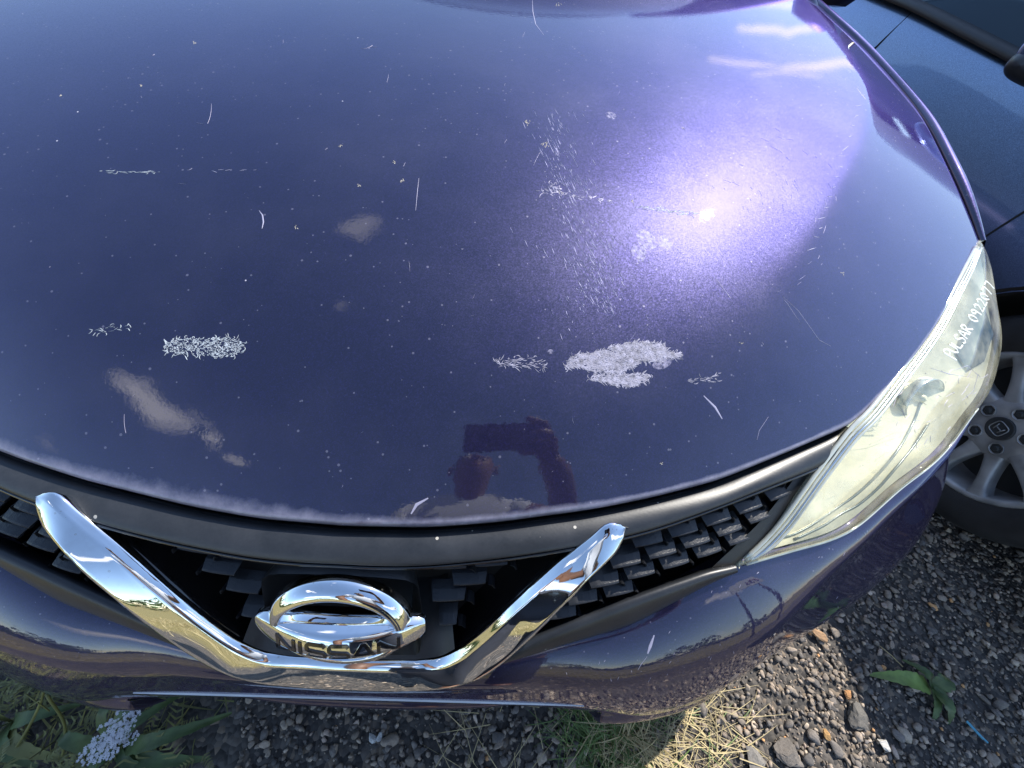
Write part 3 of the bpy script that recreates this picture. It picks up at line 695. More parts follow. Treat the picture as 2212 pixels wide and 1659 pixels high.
# bumper corner fins beside the plate
for s in (1, -1):
    c = [[(.296, -.028, .46), (.300, -.036, .45), (.302, -.034, .40)], [(.300, -.020, .46), (.304, -.046, .43), (.306, -.040, .36)], [(.36, -.032, .455), (.37, -.045, .41), (.38, -.038, .34)], [(.44, -.018, .452), (.452, -.026, .41), (.46, -.018, .34)], [(.50, .004, .446), (.52, .004, .40), (.52, .010, .34)]]
    if s < 0: c = [mir(q) for q in c]
    surf('bumper_corner', loft(c, 16, 40), M_body, our, flip=s > 0)

# ------------------------------------------------------------------ fenders, doors, cabin of the scuffed car
for s in (1, -1):
    ys = np.linspace(.535, 1.35, 30); rows = []
    def frow(dx, dz, xabs=None, z=None):
        r = []
        for y in ys:
            xs = float(_xs(y)); zt = float(H(np.array(xs), y)); x = xs+dx if xabs is None else xabs
            r.append((x, y, zt+dz if z is None else z))
        return r
    k = np.clip((ys-.535)/.10, 0, 1)
    rows = [frow(.0125, -.03), frow(.0130, -.005), frow(.0142, -.0005)]
    wdt = .020+.016*k
    mid = [(float(_xs(y))+w_*.7, y, float(H(np.array(float(_xs(y))), y))+.0005) for y, w_ in zip(ys, wdt)]
    out_ = [(min(float(_xs(y))+w_+.006, .893), y, float(H(np.array(float(_xs(y))), y))-.014) for y, w_ in zip(ys, wdt)]
    o2 = [(.897, y, float(H(np.array(float(_xs(y))), y))-.10) for y in ys]
    o3 = [(.899, y, .62+.02*math.sin((y-.5)*3)) for y in ys]
    rows += [mid, out_, o2, o3]
    if s < 0: rows = [mir(r) for r in rows]
    surf('front_wing', loft(rows, 60, 40), M_body, our, flip=s > 0)
    # lower wing behind the wheel, door and rear side down to the sill
    def side(y): 
        return [(.892, y, .62), (.90, y, .50), (.895, y, .34), (.87, y, .20)]
    yy = np.concatenate([np.linspace(1.06, 4.0, 30)])
    rows = [[(.80+.0*y, y, .93+.02*min(1, (y-1)/2)) for y in yy], [(.875, y, .86) for y in yy], [(.892, y, .70) for y in yy], [(.90, y, .50) for y in yy], [(.895, y, .34) for y in yy], [(.87, y, .2) for y in yy]]
    if s < 0: rows = [mir(r) for r in rows]
    surf('side_body', loft(rows, 50, 26), M_body, our, flip=s > 0)
    # wheel arch liner + wheel
    th = np.linspace(-.1, math.pi+.1, 26); HY = .78
    arch = [[(.893, HY-.35*math.cos(t), .30+.35*math.sin(t)) for t in th], [(.88, HY-.342*math.cos(t), .30+.342*math.sin(t)) for t in th], [(.60, HY-.342*math.cos(t), .30+.342*math.sin(t)) for t in th]]
    if s < 0: arch = [mir(r) for r in arch]
    surf('wheel_arch_liner', loft(arch, 40, 8), M_gap, our)
# filler between bumper, headlight and arch
for s in (1, -1):
    rows = [[(.862, .51, .80), (.875, .56, .82), (.884, .66, .80)], [(.895, .55, .67), (.897, .6, .68), (.895, .68, .68)], [(.905, .5, .57), (.90, .52, .55), (.893, .535, .57)]]
    if s < 0: rows = [mir(r) for r in rows]
    surf('wing_front', loft(rows, 16, 16), M_body, our, flip=s > 0)
# cowl, windscreen, roof
xx = np.linspace(-.86, .86, 41)
def wb(x, dy, dz): return [(x_, float(yrear(x_))+dy, float(H(np.array(min(abs(x_), .82)), min(yrear(x_), 1.38)))+dz) for x_ in x]
surf('cowl_panel', loft([wb(xx*.97, .006, -.03), wb(xx*.97, .05, -.028), wb(xx*.97, .11, .005)], 41, 8), M_black, our)
base = wb(xx*.93, .09, .0); top = [(x*.70, 1.88+.16*(x/.86)**2, 1.485-.04*(x/.86)**2) for x in xx]
midc = [((a[0]+b[0])/2, (a[1]+b[1])/2-.02, (a[2]+b[2])/2+.03) for a, b in zip(base, top)]
ws = surf('windscreen', loft([base, midc, top], 41, 24), simple('windscreen_glass', (.035, .06, .055), .03, coat=.5), our)
roof = [[(x*.70, 1.88+.16*(x/.86)**2+dy, 1.488-.04*(x/.86)**2+dz) for x in xx] for dy, dz in ((0, 0), (.5, .035), (1.2, .02), (2.0, -.16))]
surf('roof', loft(roof, 41, 20), M_body, our)
rs = [[(x*.70, 3.90+.16*(x/.86)**2, 1.318-.04*(x/.86)**2) for x in xx], [(x*.9, 4.25, 1.0) for x in xx], [(x, 4.38, .7) for x in xx], [(x, 4.3, .25) for x in xx]]
surf('tailgate', loft(rs, 41, 16), M_body, our)
for s in (1, -1):
    c1 = [(.80, 1.30, .955), (.82, 2.2, .97), (.82, 3.2, .98), (.79, 4.1, 1.0)]; c2 = [(.602, 2.06, 1.438), (.64, 2.6, 1.47), (.63, 3.2, 1.45), (.60, 3.9, 1.30)]
    if s < 0: c1, c2 = mir(c1), mir(c2)
    surf('side_glass', loft([c1, c2], 30, 8), M_glassd, our)
    p1 = [(.80, 1.27, .955), (.70, 1.68, 1.22), (.602, 2.06, 1.44)]
    if s < 0: p1 = mir(p1)
    mb = MB(); mb.tube(resample(p1, 16), .032, 10); mb.build('windscreen_pillar', M_body, our)
    mb = MB(); mb.tube([(s*.86, 1.50, .98), (s*.90, 1.50, 1.0), (s*.93, 1.49, 1.03), (s*.99, 1.49, 1.04), (s*1.04, 1.50, 1.035)], [.03, .05, .075, .08, .05], 14); mb.build('door_mirror', M_body, our)
for x0, x1 in ((-.55, .05), (.0, .60)):
    mb = MB(); mb.tube([(x0, float(yrear(x0))+.07, 1.035), ((x0+x1)/2, 1.29, 1.058), (x1, float(yrear(x1))+.14, 1.05)], .008, 6); mb.build('wiper', M_trimb, our)
uf = MB(); uf.box((0, 2.3, .26), (.80, 1.75, .03)); uf.build('underbody', M_gap, our, smooth=False)

def wheel(parent, cx, cy, cz, side, R=.31, rimR=.208, spokes=10, full=True):
    """side=-1: outer face looks towards -X"""
    tw = .10
    def P(r, t, a): return (cx+side*a, cy+r*math.cos(t), cz+r*math.sin(t))
    N = 56
    prof_t = [(rimR-.004, .085), (rimR+.006, .098), (rimR+.03, .106), (R-.035, .108), (R-.012, .098), (R, .078), (R, .0), (R, -.078), (R-.03, -.1), (rimR, -.09)]
    G_ = np.array([[P(r, t, a) for t in np.linspace(0, 2*math.pi, N+1)] for r, a in prof_t])
    ty = surf('tyre', G_, M_tyre, parent, flip=side > 0)
    G_ = np.array([[P(r, t, a) for t in np.linspace(0, 2*math.pi, N+1)] for r, a in [(rimR+.002, .084), (rimR+.003, .093), (rimR-.003, .097), (rimR-.012, .094), (rimR-.016, .084), (rimR-.022, .03), (rimR-.03, -.08)]])
    surf('rim', G_, M_rim, parent, flip=side > 0)
    G_ = np.array([[P(r, t, a) for t in np.linspace(0, 2*math.pi, 33)] for r, a in [(rimR-.02, .0), (.10, -.01), (.0, -.01)]])
    surf('brake_disc', G_, M_rimdark, parent)
    prof_h = [(.093, .045), (.088, .068), (.078, .078), (.055, .081), (.035, .081), (.0, .081)]
    G_ = np.array([[P(r, t, a) for t in np.linspace(0, 2*math.pi, 41)] for r, a in prof_h])
    surf('hub_face', G_, M_rim, parent, flip=side > 0)
    for k in range(spokes):
        t0 = 2*math.pi*(k+.35)/spokes; rows = []
        for r, w, a in ((.070, .030, .077), (.095, .0215, .079), (.13, .0165, .083), (.165, .017, .088), (rimR-.018, .024, .092), (rimR-.006, .034, .094)):
            row = []
            for d, da in ((-1, -.03), (-1, -.004), (-.75, 0), (0, .001), (.75, 0), (1, -.004), (1, -.03)):
                tt = t0+d*w/r*.9; row.append(P(r, tt, a+da))
            rows.append(row)
        surf('spoke', loft(rows, 13, 12), M_rim, parent, flip=side > 0)
    for k in range(5):
        t0 = 2*math.pi*(k+.1)/5; c = np.array(P(.056, t0, .0))
        def Q(r, t, a): return (cx+side*a, c[1]+r*math.cos(t), c[2]+r*math.sin(t))
        G_ = np.array([[Q(r, t, a) for t in np.linspace(0, 2*math.pi, 25)] for r, a in [(.0165, .0812), (.0175, .0835), (.0155, .0838), (.0145, .082), (.0138, .0812)]])
        surf('nut_recess_ring', G_, M_rim, parent, flip=side > 0)
        G_ = np.array([[Q(r, t, a) for t in np.linspace(0, 2*math.pi, 7)] for r, a in [(.0138, .0815), (.009, .0816), (.0085, .0835), (.006, .086), (.0, .0862)]])
        surf('wheel_nut', G_, M_rimdark, parent, smooth=False)
    # centre cap with a plain rounded-square badge
    G_ = np.array([[P(r, t, a) for t in np.linspace(0, 2*math.pi, 41)] for r, a in [(.032, .081), (.032, .085), (.030, .0865), (.028, .0855), (.0, .086)]])
    cap = surf('centre_cap', G_, M_rimdark, parent, flip=side > 0)
    mb = MB(); sq = []
    for t in np.linspace(0, 2*math.pi, 33):
        c_, s_ = math.cos(t), math.sin(t); k = .0175/((abs(c_)**4+abs(s_)**4)**.25); sq.append((cx+side*.0868, cy+k*c_, cz+k*s_))
    mb.tube(sq, .0013, 6, cap=False)
    for st in ([(-.010, .009), (-.007, -.009)], [(.010, .009), (.007, -.009)], [(-.0085, .0), (.0085, .0)]):
        mb.tube([(cx+side*.0868, cy+p[0], cz+p[1]) for p in st], .0014, 6)
    mb.build('badge', M_rim, parent)
    return ty
def wheel_root(car, name, cx, cy, cz, side, **k):
    # the wheel itself is a part; tyre, rim and spokes are its sub-parts
    G_ = np.array([[(cx+side*a, cy+r*math.cos(t), cz+r*math.sin(t)) for t in np.linspace(0, 2*math.pi, 25)] for r, a in [(.055, -.02), (.055, .07), (.0, .07)]])
    w = surf(name, G_, M_rimdark, car)
    wheel(w, cx, cy, cz, side, **k); return w
wheel_root(our, 'wheel', .80, .80, .31, 1); wheel_root(our, 'wheel', -.80, .80, .31, -1)

# ------------------------------------------------------------------ headlights
HI = [(.822, .530, .8440), (.800, .508, .838), (.747, .450, .8265), (.694, .389, .810), (.652, .346, .799), (.598, .296, .788), (.545, .248, .777), (.524, .232, .770), (.479, .184, .742), (.440, .134, .697), (.407, .1055, .671)]
HO = [(.826, .530, .8415), (.850, .512, .820), (.866, .462, .781), (.872, .420, .754), (.860, .385, .736), (.832, .342, .719), (.797, .308, .703), (.757, .270, .687), (.708, .238, .687), (.655, .2065, .677), (.585, .1605, .662), (.543, .1425, .662), (.489, .1275, .663), (.409, .105, .668)]
m, nt, b = mat('clouded_lens'); out = nt.nodes['Material Output']
tr = node(nt, 'ShaderNodeBsdfTransparent'); tr.inputs[0].default_value = (.97, .96, .88, 1)
gl = node(nt, 'ShaderNodeBsdfGlossy'); gl.inputs['Roughness'].default_value = .06
df = node(nt, 'ShaderNodeBsdfDiffuse'); df.inputs[0].default_value = (.90, .86, .64, 1)
tc_ = node(nt, 'ShaderNodeTexCoord'); nz = node(nt, 'ShaderNodeTexNoise', Scale=16.0, Detail=9.0, Roughness=.65); lk(nt, tc_.outputs['Object'], nz.inputs['Vector'])
m1 = node(nt, 'ShaderNodeMixShader'); m2 = node(nt, 'ShaderNodeMixShader'); lw = node(nt, 'ShaderNodeLayerWeight', Blend=.5)
lk(nt, clamp01(nt, mth(nt, 'ADD', mth(nt, 'MULTIPLY', mth(nt, 'SUBTRACT', nz.outputs['Fac'], .4), 1.3), .10)), m1.inputs[0]); lk(nt, tr.outputs[0], m1.inputs[1]); lk(nt, df.outputs[0], m1.inputs[2])
lk(nt, mth(nt, 'ADD', mth(nt, 'MULTIPLY', mth(nt, 'POWER', lw.outputs['Facing'], 4.0), .6), .045), m2.inputs[0]); lk(nt, m1.outputs[0], m2.inputs[1]); lk(nt, gl.outputs[0], m2.inputs[2]); lk(nt, m2.outputs[0], out.inputs['Surface'])
M_lens = m
M_house = simple('cream_reflector', (.80, .77, .60), .30, .45, bump=.3, bscale=90, var=.12, vscale=30)
M_bez = simple('silver_bezel', (.62, .65, .66), .18, .9, var=.1)
M_clearrim = simple('clear_plastic_rim', (.62, .63, .54), .12, .35, coat=.6, var=.12, vscale=60)
M_hdark = simple('headlight_dark', (.10, .15, .19), .2, .2)
def headlight(s):
    hi, ho = resample(HI, 60, 1), resample(HO, 60, 1)
    for q_ in (hi, ho):
        v_ = np.array([.12, 0, 1.109])-q_; q_ += v_/np.linalg.norm(v_, axis=1)[:, None]*.0035*np.sin(math.pi*np.linspace(0, 1, 60))[:, None]**.4
    nrm = np.array([.30, -.80, .52]); nrm /= np.linalg.norm(nrm)
    t = np.linspace(0, 1, 60)[:, None]; k = np.sin(math.pi*np.clip(t, 0, 1))**.7
    mid1 = hi*.66+ho*.34+nrm*.016*k; mid2 = hi*.33+ho*.67+nrm*.014*k
    under = ho+np.array([-.012, .02, -.02])*np.clip(k*1.5, .2, 1)
    sk = hi+np.array([0, .006, -.012])
    def mm(c): return mir(c) if s < 0 else list(c)
    # housing bowl = the part, lens and the rest its sub-parts
    dep = np.array([-.02, .075, -.045])
    h0 = hi+np.array([0, .003, -.006]); h3 = ho+np.array([-.006, .006, -.002])
    b1 = hi*.72+ho*.28+dep*.72*k+nrm*.004; b2 = hi*.35+ho*.65+dep*.62*k
    hs = surf('headlight', loft([mm(h0), mm(b1), mm(b2), mm(h3)], 90, 40), M_house, our, flip=s > 0,
              label='clouded yellowing headlight with white handwriting' if s > 0 else None)
    T_in = bvh(hs)
    lens = surf('lens', loft([mm(sk), mm(hi), mm(mid1), mm(mid2), mm(ho), mm(under)], 110, 50), M_lens, hs, flip=s > 0)
    # rubber and clear ribs along the inner edge
    for dd, rr, mt in ((.000, .0024, M_clearrim), (.0055, .0014, M_clearrim), (.0095, .0014, M_bez), (.0135, .0016, M_clearrim)):
        q = hi+(ho-hi)/np.linalg.norm(ho-hi+1e-6, axis=1)[:, None]*dd*np.clip(k*2, .1, 1)+nrm*.0008+np.array([0, 0, .0008+.05*dd*0])
        mid = q[2:-1]
        # sit on the bulged lens
        kk = dd/np.maximum(np.linalg.norm(ho-hi, axis=1)[2:-1], .02)
        mid = mid+nrm*(.016*k[2:-1]*np.clip(kk/.34, 0, 1)[:, None])
        mb = MB(); mb.tube(mm(mid), rr, 8); mb.build('lens_rib', mt, hs)
    mb = MB(); mb.tube(mm(resample([p for p in ho[22:-1]], 50)+nrm*.0005), .0016, 8); mb.build('lens_rib', M_clearrim, hs)
    if s > 0:
        # dark seams and bezels inside
        for px in ([(1660, 1173), (1700, 1150), (1763, 1120), (1800, 1095), (1838, 1075), (1880, 1040), (1920, 995), (1960, 945), (1990, 900)],
                   [(1648, 1150), (1690, 1142), (1735, 1120), (1790, 1083), (1835, 1052), (1880, 1010), (1925, 955), (1958, 895), (1975, 850)]):
            pts = []
            for p in px:
                P, n = hit(T_in, p[0]+14, p[1]+14)
                if P is not None: pts.append(P+nrm*.001)
            if len(pts) > 3:
                mb = MB(); mb.tube(resample(pts, 40), .0016, 6); mb.build('reflector_seam', M_hdark, hs)
        # bowl shaped main reflectors with bulbs
        for (px, py, r, dpt) in ((1985, 860, .038, .006),):
            P, n = hit(T_in, px, py)
            if P is None: continue
            ax = nrm; a1 = np.cross(ax, [0, 0, 1]); a1 /= np.linalg.norm(a1); a2 = np.cross(ax, a1)
            G_ = np.array([[P+ax*c+(a1*math.cos(w)+a2*math.sin(w)*.8)*q*r for w in np.linspace(0, 2*math.pi, 41)] for q, c in ((1.06, -.004), (1.04, dpt), (1.0, dpt+.002), (.95, dpt-.002), (.7, -.012), (.3, -.02), (0, -.022))])
            surf('reflector_bowl', G_, M_bez, hs)
            G_ = np.array([[P+ax*c+(a1*math.cos(w)+a2*math.sin(w))*q for w in np.linspace(0, 2*math.pi, 21)] for q, c in ((.008, -.022), (.008, .0), (.006, .006), (.0, .009))])
            surf('bulb', G_, M_house, hs)
        # blue-grey side chamber near the rear tip
        pts = []
        for p in ((2085, 700), (2120, 660), (2140, 720), (2120, 780), (2085, 800), (2060, 760)):
            P, n = hit(T_in, *p)
            if P is not None: pts.append(P+nrm*.003)
        if len(pts) > 3: mesh('side_chamber', pts+[np.mean(pts, axis=0)+nrm*.004], [(i, (i+1) % len(pts), len(pts)) for i in range(len(pts))], M_hdark, hs)
        # handwriting
        T_l = bvh(lens)
        G5 = lambda x, y: ((2900+x*.7233)/1.8228, (900+y*.7233)/1.8228)
        glyph = {'P': [[(.1, -.25), (.15, 1)], [(.15, .95), (.5, 1.05), (.75, .85), (.6, .55), (.15, .45)]], 'U': [[(0, 1), (.05, .3), (.3, 0), (.6, .2), (.65, 1)]], 'L': [[(.1, 1), (.1, .05), (.65, .0)]],
                 'S': [[(.65, .9), (.35, 1.05), (.08, .8), (.25, .55), (.55, .45), (.65, .2), (.35, -.05), (.0, .1)]], 'A': [[(0, 0), (.35, 1), (.7, 0)], [(.15, .35), (.6, .35)]],
                 'R': [[(.1, 0), (.1, 1)], [(.1, 1), (.5, 1), (.6, .75), (.4, .55), (.1, .5)], [(.3, .5), (.7, 0)]], '0': [[(.35, 1), (.08, .7), (.1, .25), (.35, 0), (.62, .3), (.62, .75), (.35, 1)]],
                 '9': [[(.6, .8), (.35, 1), (.1, .8), (.25, .5), (.55, .6), (.6, .85)], [(.6, .85), (.5, 0)]], '2': [[(.08, .8), (.35, 1.02), (.6, .78), (.4, .4), (.05, .02), (.68, .05)]], '7': [[(.05, .98), (.65, 1.0), (.3, 0)]], ' ': []}
        mb = MB(); txt = 'PULSAR 0922077'
        B0, B1 = np.array([1180., 712.]), np.array([1408., 306.]); dirv = (B1-B0)/len(txt); up = np.array([-dirv[1], dirv[0]]); up = -up/np.linalg.norm(up) if up[0] > 0 else up/np.linalg.norm(up)
        bow = 26
        for i, ch in enumerate(txt):
            tt = i/len(txt); o_ = B0+dirv*i-up*bow*math.sin(math.pi*tt)*.5; hh = 66-12*tt
            for st in glyph[ch]:
                q = [o_+dirv*(p[0]*1.18)+up*p[1]*hh for p in st]; q = resample([(a[0], a[1], 0) for a in q], 9)
                ribbon(mb, T_l, [G5(a[0], a[1]) for a in q], .0026, off=.0008, taper=False)
        mb.build('handwriting', M_pen, hs, label='white handwritten PULSAR 0922077')
        mb = MB(); R2 = random.Random(9)
        for _ in range(45):
            x, y = R2.uniform(1930, 2140), R2.uniform(790, 960)
            ribbon(mb, T_l, stroke(x, y, R2.choice([1.9, 2.3, .9])+R2.gauss(0, .3), R2.uniform(3, 22), R2.gauss(0, .5), 4), R2.uniform(.0003, .0007), off=.0004)
        for px in ([(2060, 800), (2090, 790), (2112, 810), (2102, 845), (2078, 865)], [(2010, 795), (2050, 808), (2100, 815)]): ribbon(mb, T_l, px, .001, off=.0004)
        mb.build('scratch', M_scr, hs, label='crazed scratches in the lens')
    return hs
headlight(1); headlight(-1)

# ------------------------------------------------------------------ neighbouring car
nbr = empty('parked_car', (2.35, 2.0, 0), 'dark blue car parked alongside on the right, its alloy wheel, door and mirror in view', 'car')
XN = 1.50
def nside(y, z):
    t = {0: 0}
    return 0
ysn = np.linspace(-.22, 4.1, 60)
_nxs = smooth_tab([.15, .30, .45, .56, .70, .80, .90, 1.0], [1.57, 1.505, 1.472, 1.474, 1.518, 1.562, 1.612, 1.66], w=45)
def nx(z): return _nxs(z)
def belt(y): return np.interp(y, [-.3, .2, .9, 1.35, 2.03, 4.0], [.69, .785, .858, .887, .924, .96])
def nfront(y): return .55*np.clip((.25-y)/.5, 0, 1)**2.2      # nose tapers in plan
HUBY, HUBZ = .575, .31
def nrow(zf, dx=0):
    r = []
    for y in ysn:
        b = float(belt(y)); z = zf(b); r.append((float(nx(z))+dx+float(nfront(y)), y, z))
    return r
rows = [nrow(lambda b: b+.0105, .034), nrow(lambda b: b+.007, .016), nrow(lambda b: b, .004), nrow(lambda b: b-.010, -.002), nrow(lambda b: b*.9+.0), nrow(lambda b: .62+.2*(b-.9)), nrow(lambda b: .50), nrow(lambda b: .40), nrow(lambda b: .30), nrow(lambda b: .19)]
Gn = loft(rows, 160, 70)
# open the wheel arch: drop faces inside the circle and pull the rim of the hole onto it
V = Gn.reshape(-1, 3); nvn, nun = Gn.shape[:2]; RAr = .365
def arch_faces(V, F, cy, cz):
    d = np.hypot(V[:, 1]-cy, V[:, 2]-cz); keep = []
    for f in F:
        if all(d[i] < RAr for i in f): continue
        keep.append(f)
    used = set(i for f in keep for i in f)
    for i in used:
        if d[i] < RAr: 
            k = RAr/max(d[i], 1e-6); V[i, 1] = cy+(V[i, 1]-cy)*k; V[i, 2] = cz+(V[i, 2]-cz)*k
    return keep
F = grid_faces(nun, nvn); F = arch_faces(V, F, HUBY, HUBZ); F = arch_faces(V, F, HUBY+2.6, HUBZ)
mesh('side_body', V, F, M_nbody, nbr)
for cy in (HUBY, HUBY+2.6):
    th = np.linspace(-.25, math.pi+.25, 40)
    cc = [[(float(nx(HUBZ+RAr*math.sin(t)))+o, cy-(RAr+dr)*math.cos(t), HUBZ+(RAr+dr)*math.sin(t)) for t in th] for o, dr in ((-.004, .012), (-.007, .002), (.004, -.004), (.28, -.002))]
    surf('wheel_arch', loft(cc, 60, 14), M_trimb, nbr)
# mirror image of the side for the far flank, bonnet, roof, glass
XM = 2.36
V2 = V.copy(); V2[:, 0] = 2*XM-V2[:, 0]; mesh('side_body', V2, [f[::-1] for f in F], M_nbody, nbr)
xs_ = np.linspace(0, 1, 15)
def across(y, z0, z1, inset): return [(float(nx(z0))+float(nfront(y))+inset+(2*(XM-float(nx(z0))-float(nfront(y))-inset))*t, y, z0+(z1-z0)*math.sin(math.pi*t)) for t in xs_]
surf('bonnet', loft([across(y, float(belt(y))+.010, float(belt(y))+.07, .030) for y in (-.22, 0, .4, .8, 1.15)], 30, 30), M_nbody, nbr)
surf('front_end', loft([across(-.22, .70, .76, 0), across(-.26, .6, .64, 0), across(-.27, .45, .45, 0), across(-.2, .2, .2, .05)], 30, 12), M_nbody, nbr)
surf('windscreen', loft([across(1.15, .90, .97, .03), across(1.6, 1.20, 1.28, .12), across(1.95, 1.40, 1.47, .19)], 30, 14), M_glassd, nbr)
surf('roof', loft([across(1.95, 1.40, 1.475, .19), across(2.6, 1.45, 1.52, .19), across(3.5, 1.38, 1.45, .2), across(4.0, 1.2, 1.25, .2)], 30, 16), M_nbody, nbr)
surf('rear_end', loft([across(4.0, 1.2, 1.25, .2), across(4.2, .95, 1.0, .05), across(4.25, .6, .6, .0), across(4.1, .2, .2, .05)], 30, 16), M_nbody, nbr)
def nglass(name, pts_low, pts_up, mt, far=False):
    a, b_ = [(p[0]+.048, p[1], p[2]-.012) for p in pts_low], [(p[0]+.04, p[1], p[2]) for p in pts_up]
    if far: a = [(2*XM-p[0], p[1], p[2]) for p in a]; b_ = [(2*XM-p[0], p[1], p[2]) for p in b_]
    return surf(name, loft([a, b_], 20, 8), mt, nbr)
for far in (False, True):
    nglass('door_window', [(1.575, 1.28, .912), (1.578, 1.7, .934), (1.58, 2.20, .958)], [(1.60, 1.34, .955), (1.67, 1.75, 1.25), (1.72, 2.20, 1.42)], M_glassn, far)
    nglass('window_pillar', [(1.57, 2.20, .955), (1.57, 2.27, .958), (1.57, 2.32, .96)], [(1.715, 2.20, 1.42), (1.717, 2.26, 1.425), (1.72, 2.30, 1.43)], M_trimb, far)
    nglass('door_window', [(1.58, 2.32, .962), (1.58, 2.8, .975), (1.585, 3.3, .985)], [(1.72, 2.32, 1.42), (1.73, 2.8, 1.43), (1.74, 3.3, 1.39)], M_glassn, far)
    nglass('quarter_panel', [(1.56, 3.3, .985), (1.56, 3.7, .99), (1.56, 4.0, .98)], [(1.74, 3.3, 1.39), (1.73, 3.6, 1.35), (1.70, 4.0, 1.2)], M_nbody, far)
# belt trim, door seams
bt = [(1.592, y, float(belt(y))+.006) for y in np.linspace(.95, 3.9, 30)]
mb = MB(); 
VV = []; 
for (x, y, z) in bt: VV += [(x-.004, y, z-.008), (x-.008, y, z+.002), (x+.004, y, z+.016), (x+.05, y, z+.02)]
FF = []
for i in range(len(bt)-1):
    for q in range(3): FF.append((4*i+q, 4*i+q+1, 4*i+q+5, 4*i+q+4))
mb.add(VV, FF); mb.build('belt_trim', M_trimb, nbr)
for y0_, lean in ((1.03, 0), (2.06, .0)):
    mb = MB(); 
    for z in np.linspace(.24, float(belt(y0_))-.01, 14): pass
    zz = np.linspace(.24, float(belt(y0_))-.012, 18)
    mb.tube([(float(nx(z))-.0008, y0_+lean*(z-.6), z) for z in zz], .0028, 5); mb.build('door_seam', M_gap, nbr)
# glass reflections strip: chrome-less vertical quarter divider
mb = MB(); mb.tube([(1.612, 1.50, .920), (1.66, 1.52, 1.05)], .004, 6); mb.build('window_divider', M_trimb, nbr)
# door mirror
mm_ = MB(); 
secs = []
for (x, sx, sz, cz, cy) in ((1.60, .03, .03, .94, 1.23), (1.57, .05, .045, .955, 1.22), (1.52, .065, .055, .965, 1.21), (1.44, .07, .058, .972, 1.21), (1.385, .066, .054, .972, 1.215), (1.365, .055, .046, .97, 1.22), (1.357, .03, .025, .97, 1.22), (1.356, .001, .001, .97, 1.22)):
    secs.append([(x, cy+sx*(abs(math.cos(t))**.7)*np.sign(math.cos(t)), cz+sz*(abs(math.sin(t))**.7)*np.sign(math.sin(t))) for t in np.linspace(0, 2*math.pi, 25)])
mir_o = surf('door_mirror', loft(secs, 40, 24), M_nbody, nbr)
secs = []
for (x, sx, sz, cz, cy) in ((1.58, .06, .02, .920, 1.21), (1.52, .072, .030, .922, 1.205), (1.44, .078, .034, .924, 1.205), (1.378, .074, .030, .928, 1.21), (1.358, .05, .02, .93, 1.215), (1.35, .03, .008, .93, 1.22), (1.349, .001, .001, .93, 1.22)):
    secs.append([(x, cy+sx*(abs(math.cos(t))**.7)*np.sign(math.cos(t)), cz+sz*(abs(math.sin(t))**.7)*np.sign(math.sin(t))) for t in np.linspace(0, 2*math.pi, 25)])
surf('mirror_base', loft(secs, 40, 20), M_surround, mir_o)
wheel_root(nbr, 'wheel', 1.60, HUBY, HUBZ, -1, R=.31); wheel_root(nbr, 'wheel', 1.60, HUBY+2.6, HUBZ, -1, R=.31)
uf = MB(); uf.box((2.36, 2.0, .26), (.72, 2.0, .05)); uf.build('underbody', M_gap, nbr, smooth=False)

# ------------------------------------------------------------------ ground
def ground_mat():
    m, nt, b = mat('gravel_and_grass'); t = node(nt, 'ShaderNodeTexCoord'); g = t.outputs['Object']
    v = node(nt, 'ShaderNodeTexVoronoi', Scale=85.0); lk(nt, g, v.inputs['Vector']); s = node(nt, 'ShaderNodeSeparateColor'); lk(nt, v.outputs['Color'], s.inputs[0])
    gc = ramp(nt, s.outputs[0], [(0, (.035, .032, .030)), (.5, (.075, .068, .060)), (.85, (.12, .105, .09)), (1, (.22, .17, .12))])
    n = node(nt, 'ShaderNodeTexNoise', Scale=60.0, Detail=8.0); lk(nt, g, n.inputs['Vector'])
    gr_ = ramp(nt, n.outputs['Fac'], [(.3, (.10, .085, .025)), (.5, (.22, .18, .06)), (.7, (.34, .27, .11))])
    sx = node(nt, 'ShaderNodeSeparateXYZ'); lk(nt, g, sx.inputs[0])
    n2 = node(nt, 'ShaderNodeTexNoise', Scale=1.3, Detail=5.0); lk(nt, g, n2.inputs['Vector'])
    k = mth(nt, 'SUBTRACT', mth(nt, 'MULTIPLY', n2.outputs['Fac'], 2.4), mth(nt, 'ADD', sx.outputs[1], 3.0))
    kx = mth(nt, 'SUBTRACT', mth(nt, 'MULTIPLY', sx.outputs[0], -1.6), 2.6)
    f = clamp01(nt, mth(nt, 'MULTIPLY', mth(nt, 'MAXIMUM', k, kx), 2.0))
    lk(nt, mixc(nt, f, gc, gr_), b.inputs['Base Color']); b.inputs['Roughness'].default_value = .9
    bp = node(nt, 'ShaderNodeBump', Strength=1., Distance=.006); lk(nt, v.outputs['Distance'], bp.inputs['Height']); bp.invert = True; lk(nt, bp.outputs[0], b.inputs['Normal'])
    return m
gm = MB(); S = 160; n = 33
gm.add([(x, y, 0) for y in np.linspace(-S, S, n) for x in np.linspace(-S, S, n)], grid_faces(n, n)); gr_o = gm.build('ground', ground_mat(), None); gr_o['kind'] = 'structure'; gr_o['label'] = 'dark gravelly ground fading to dry grass'

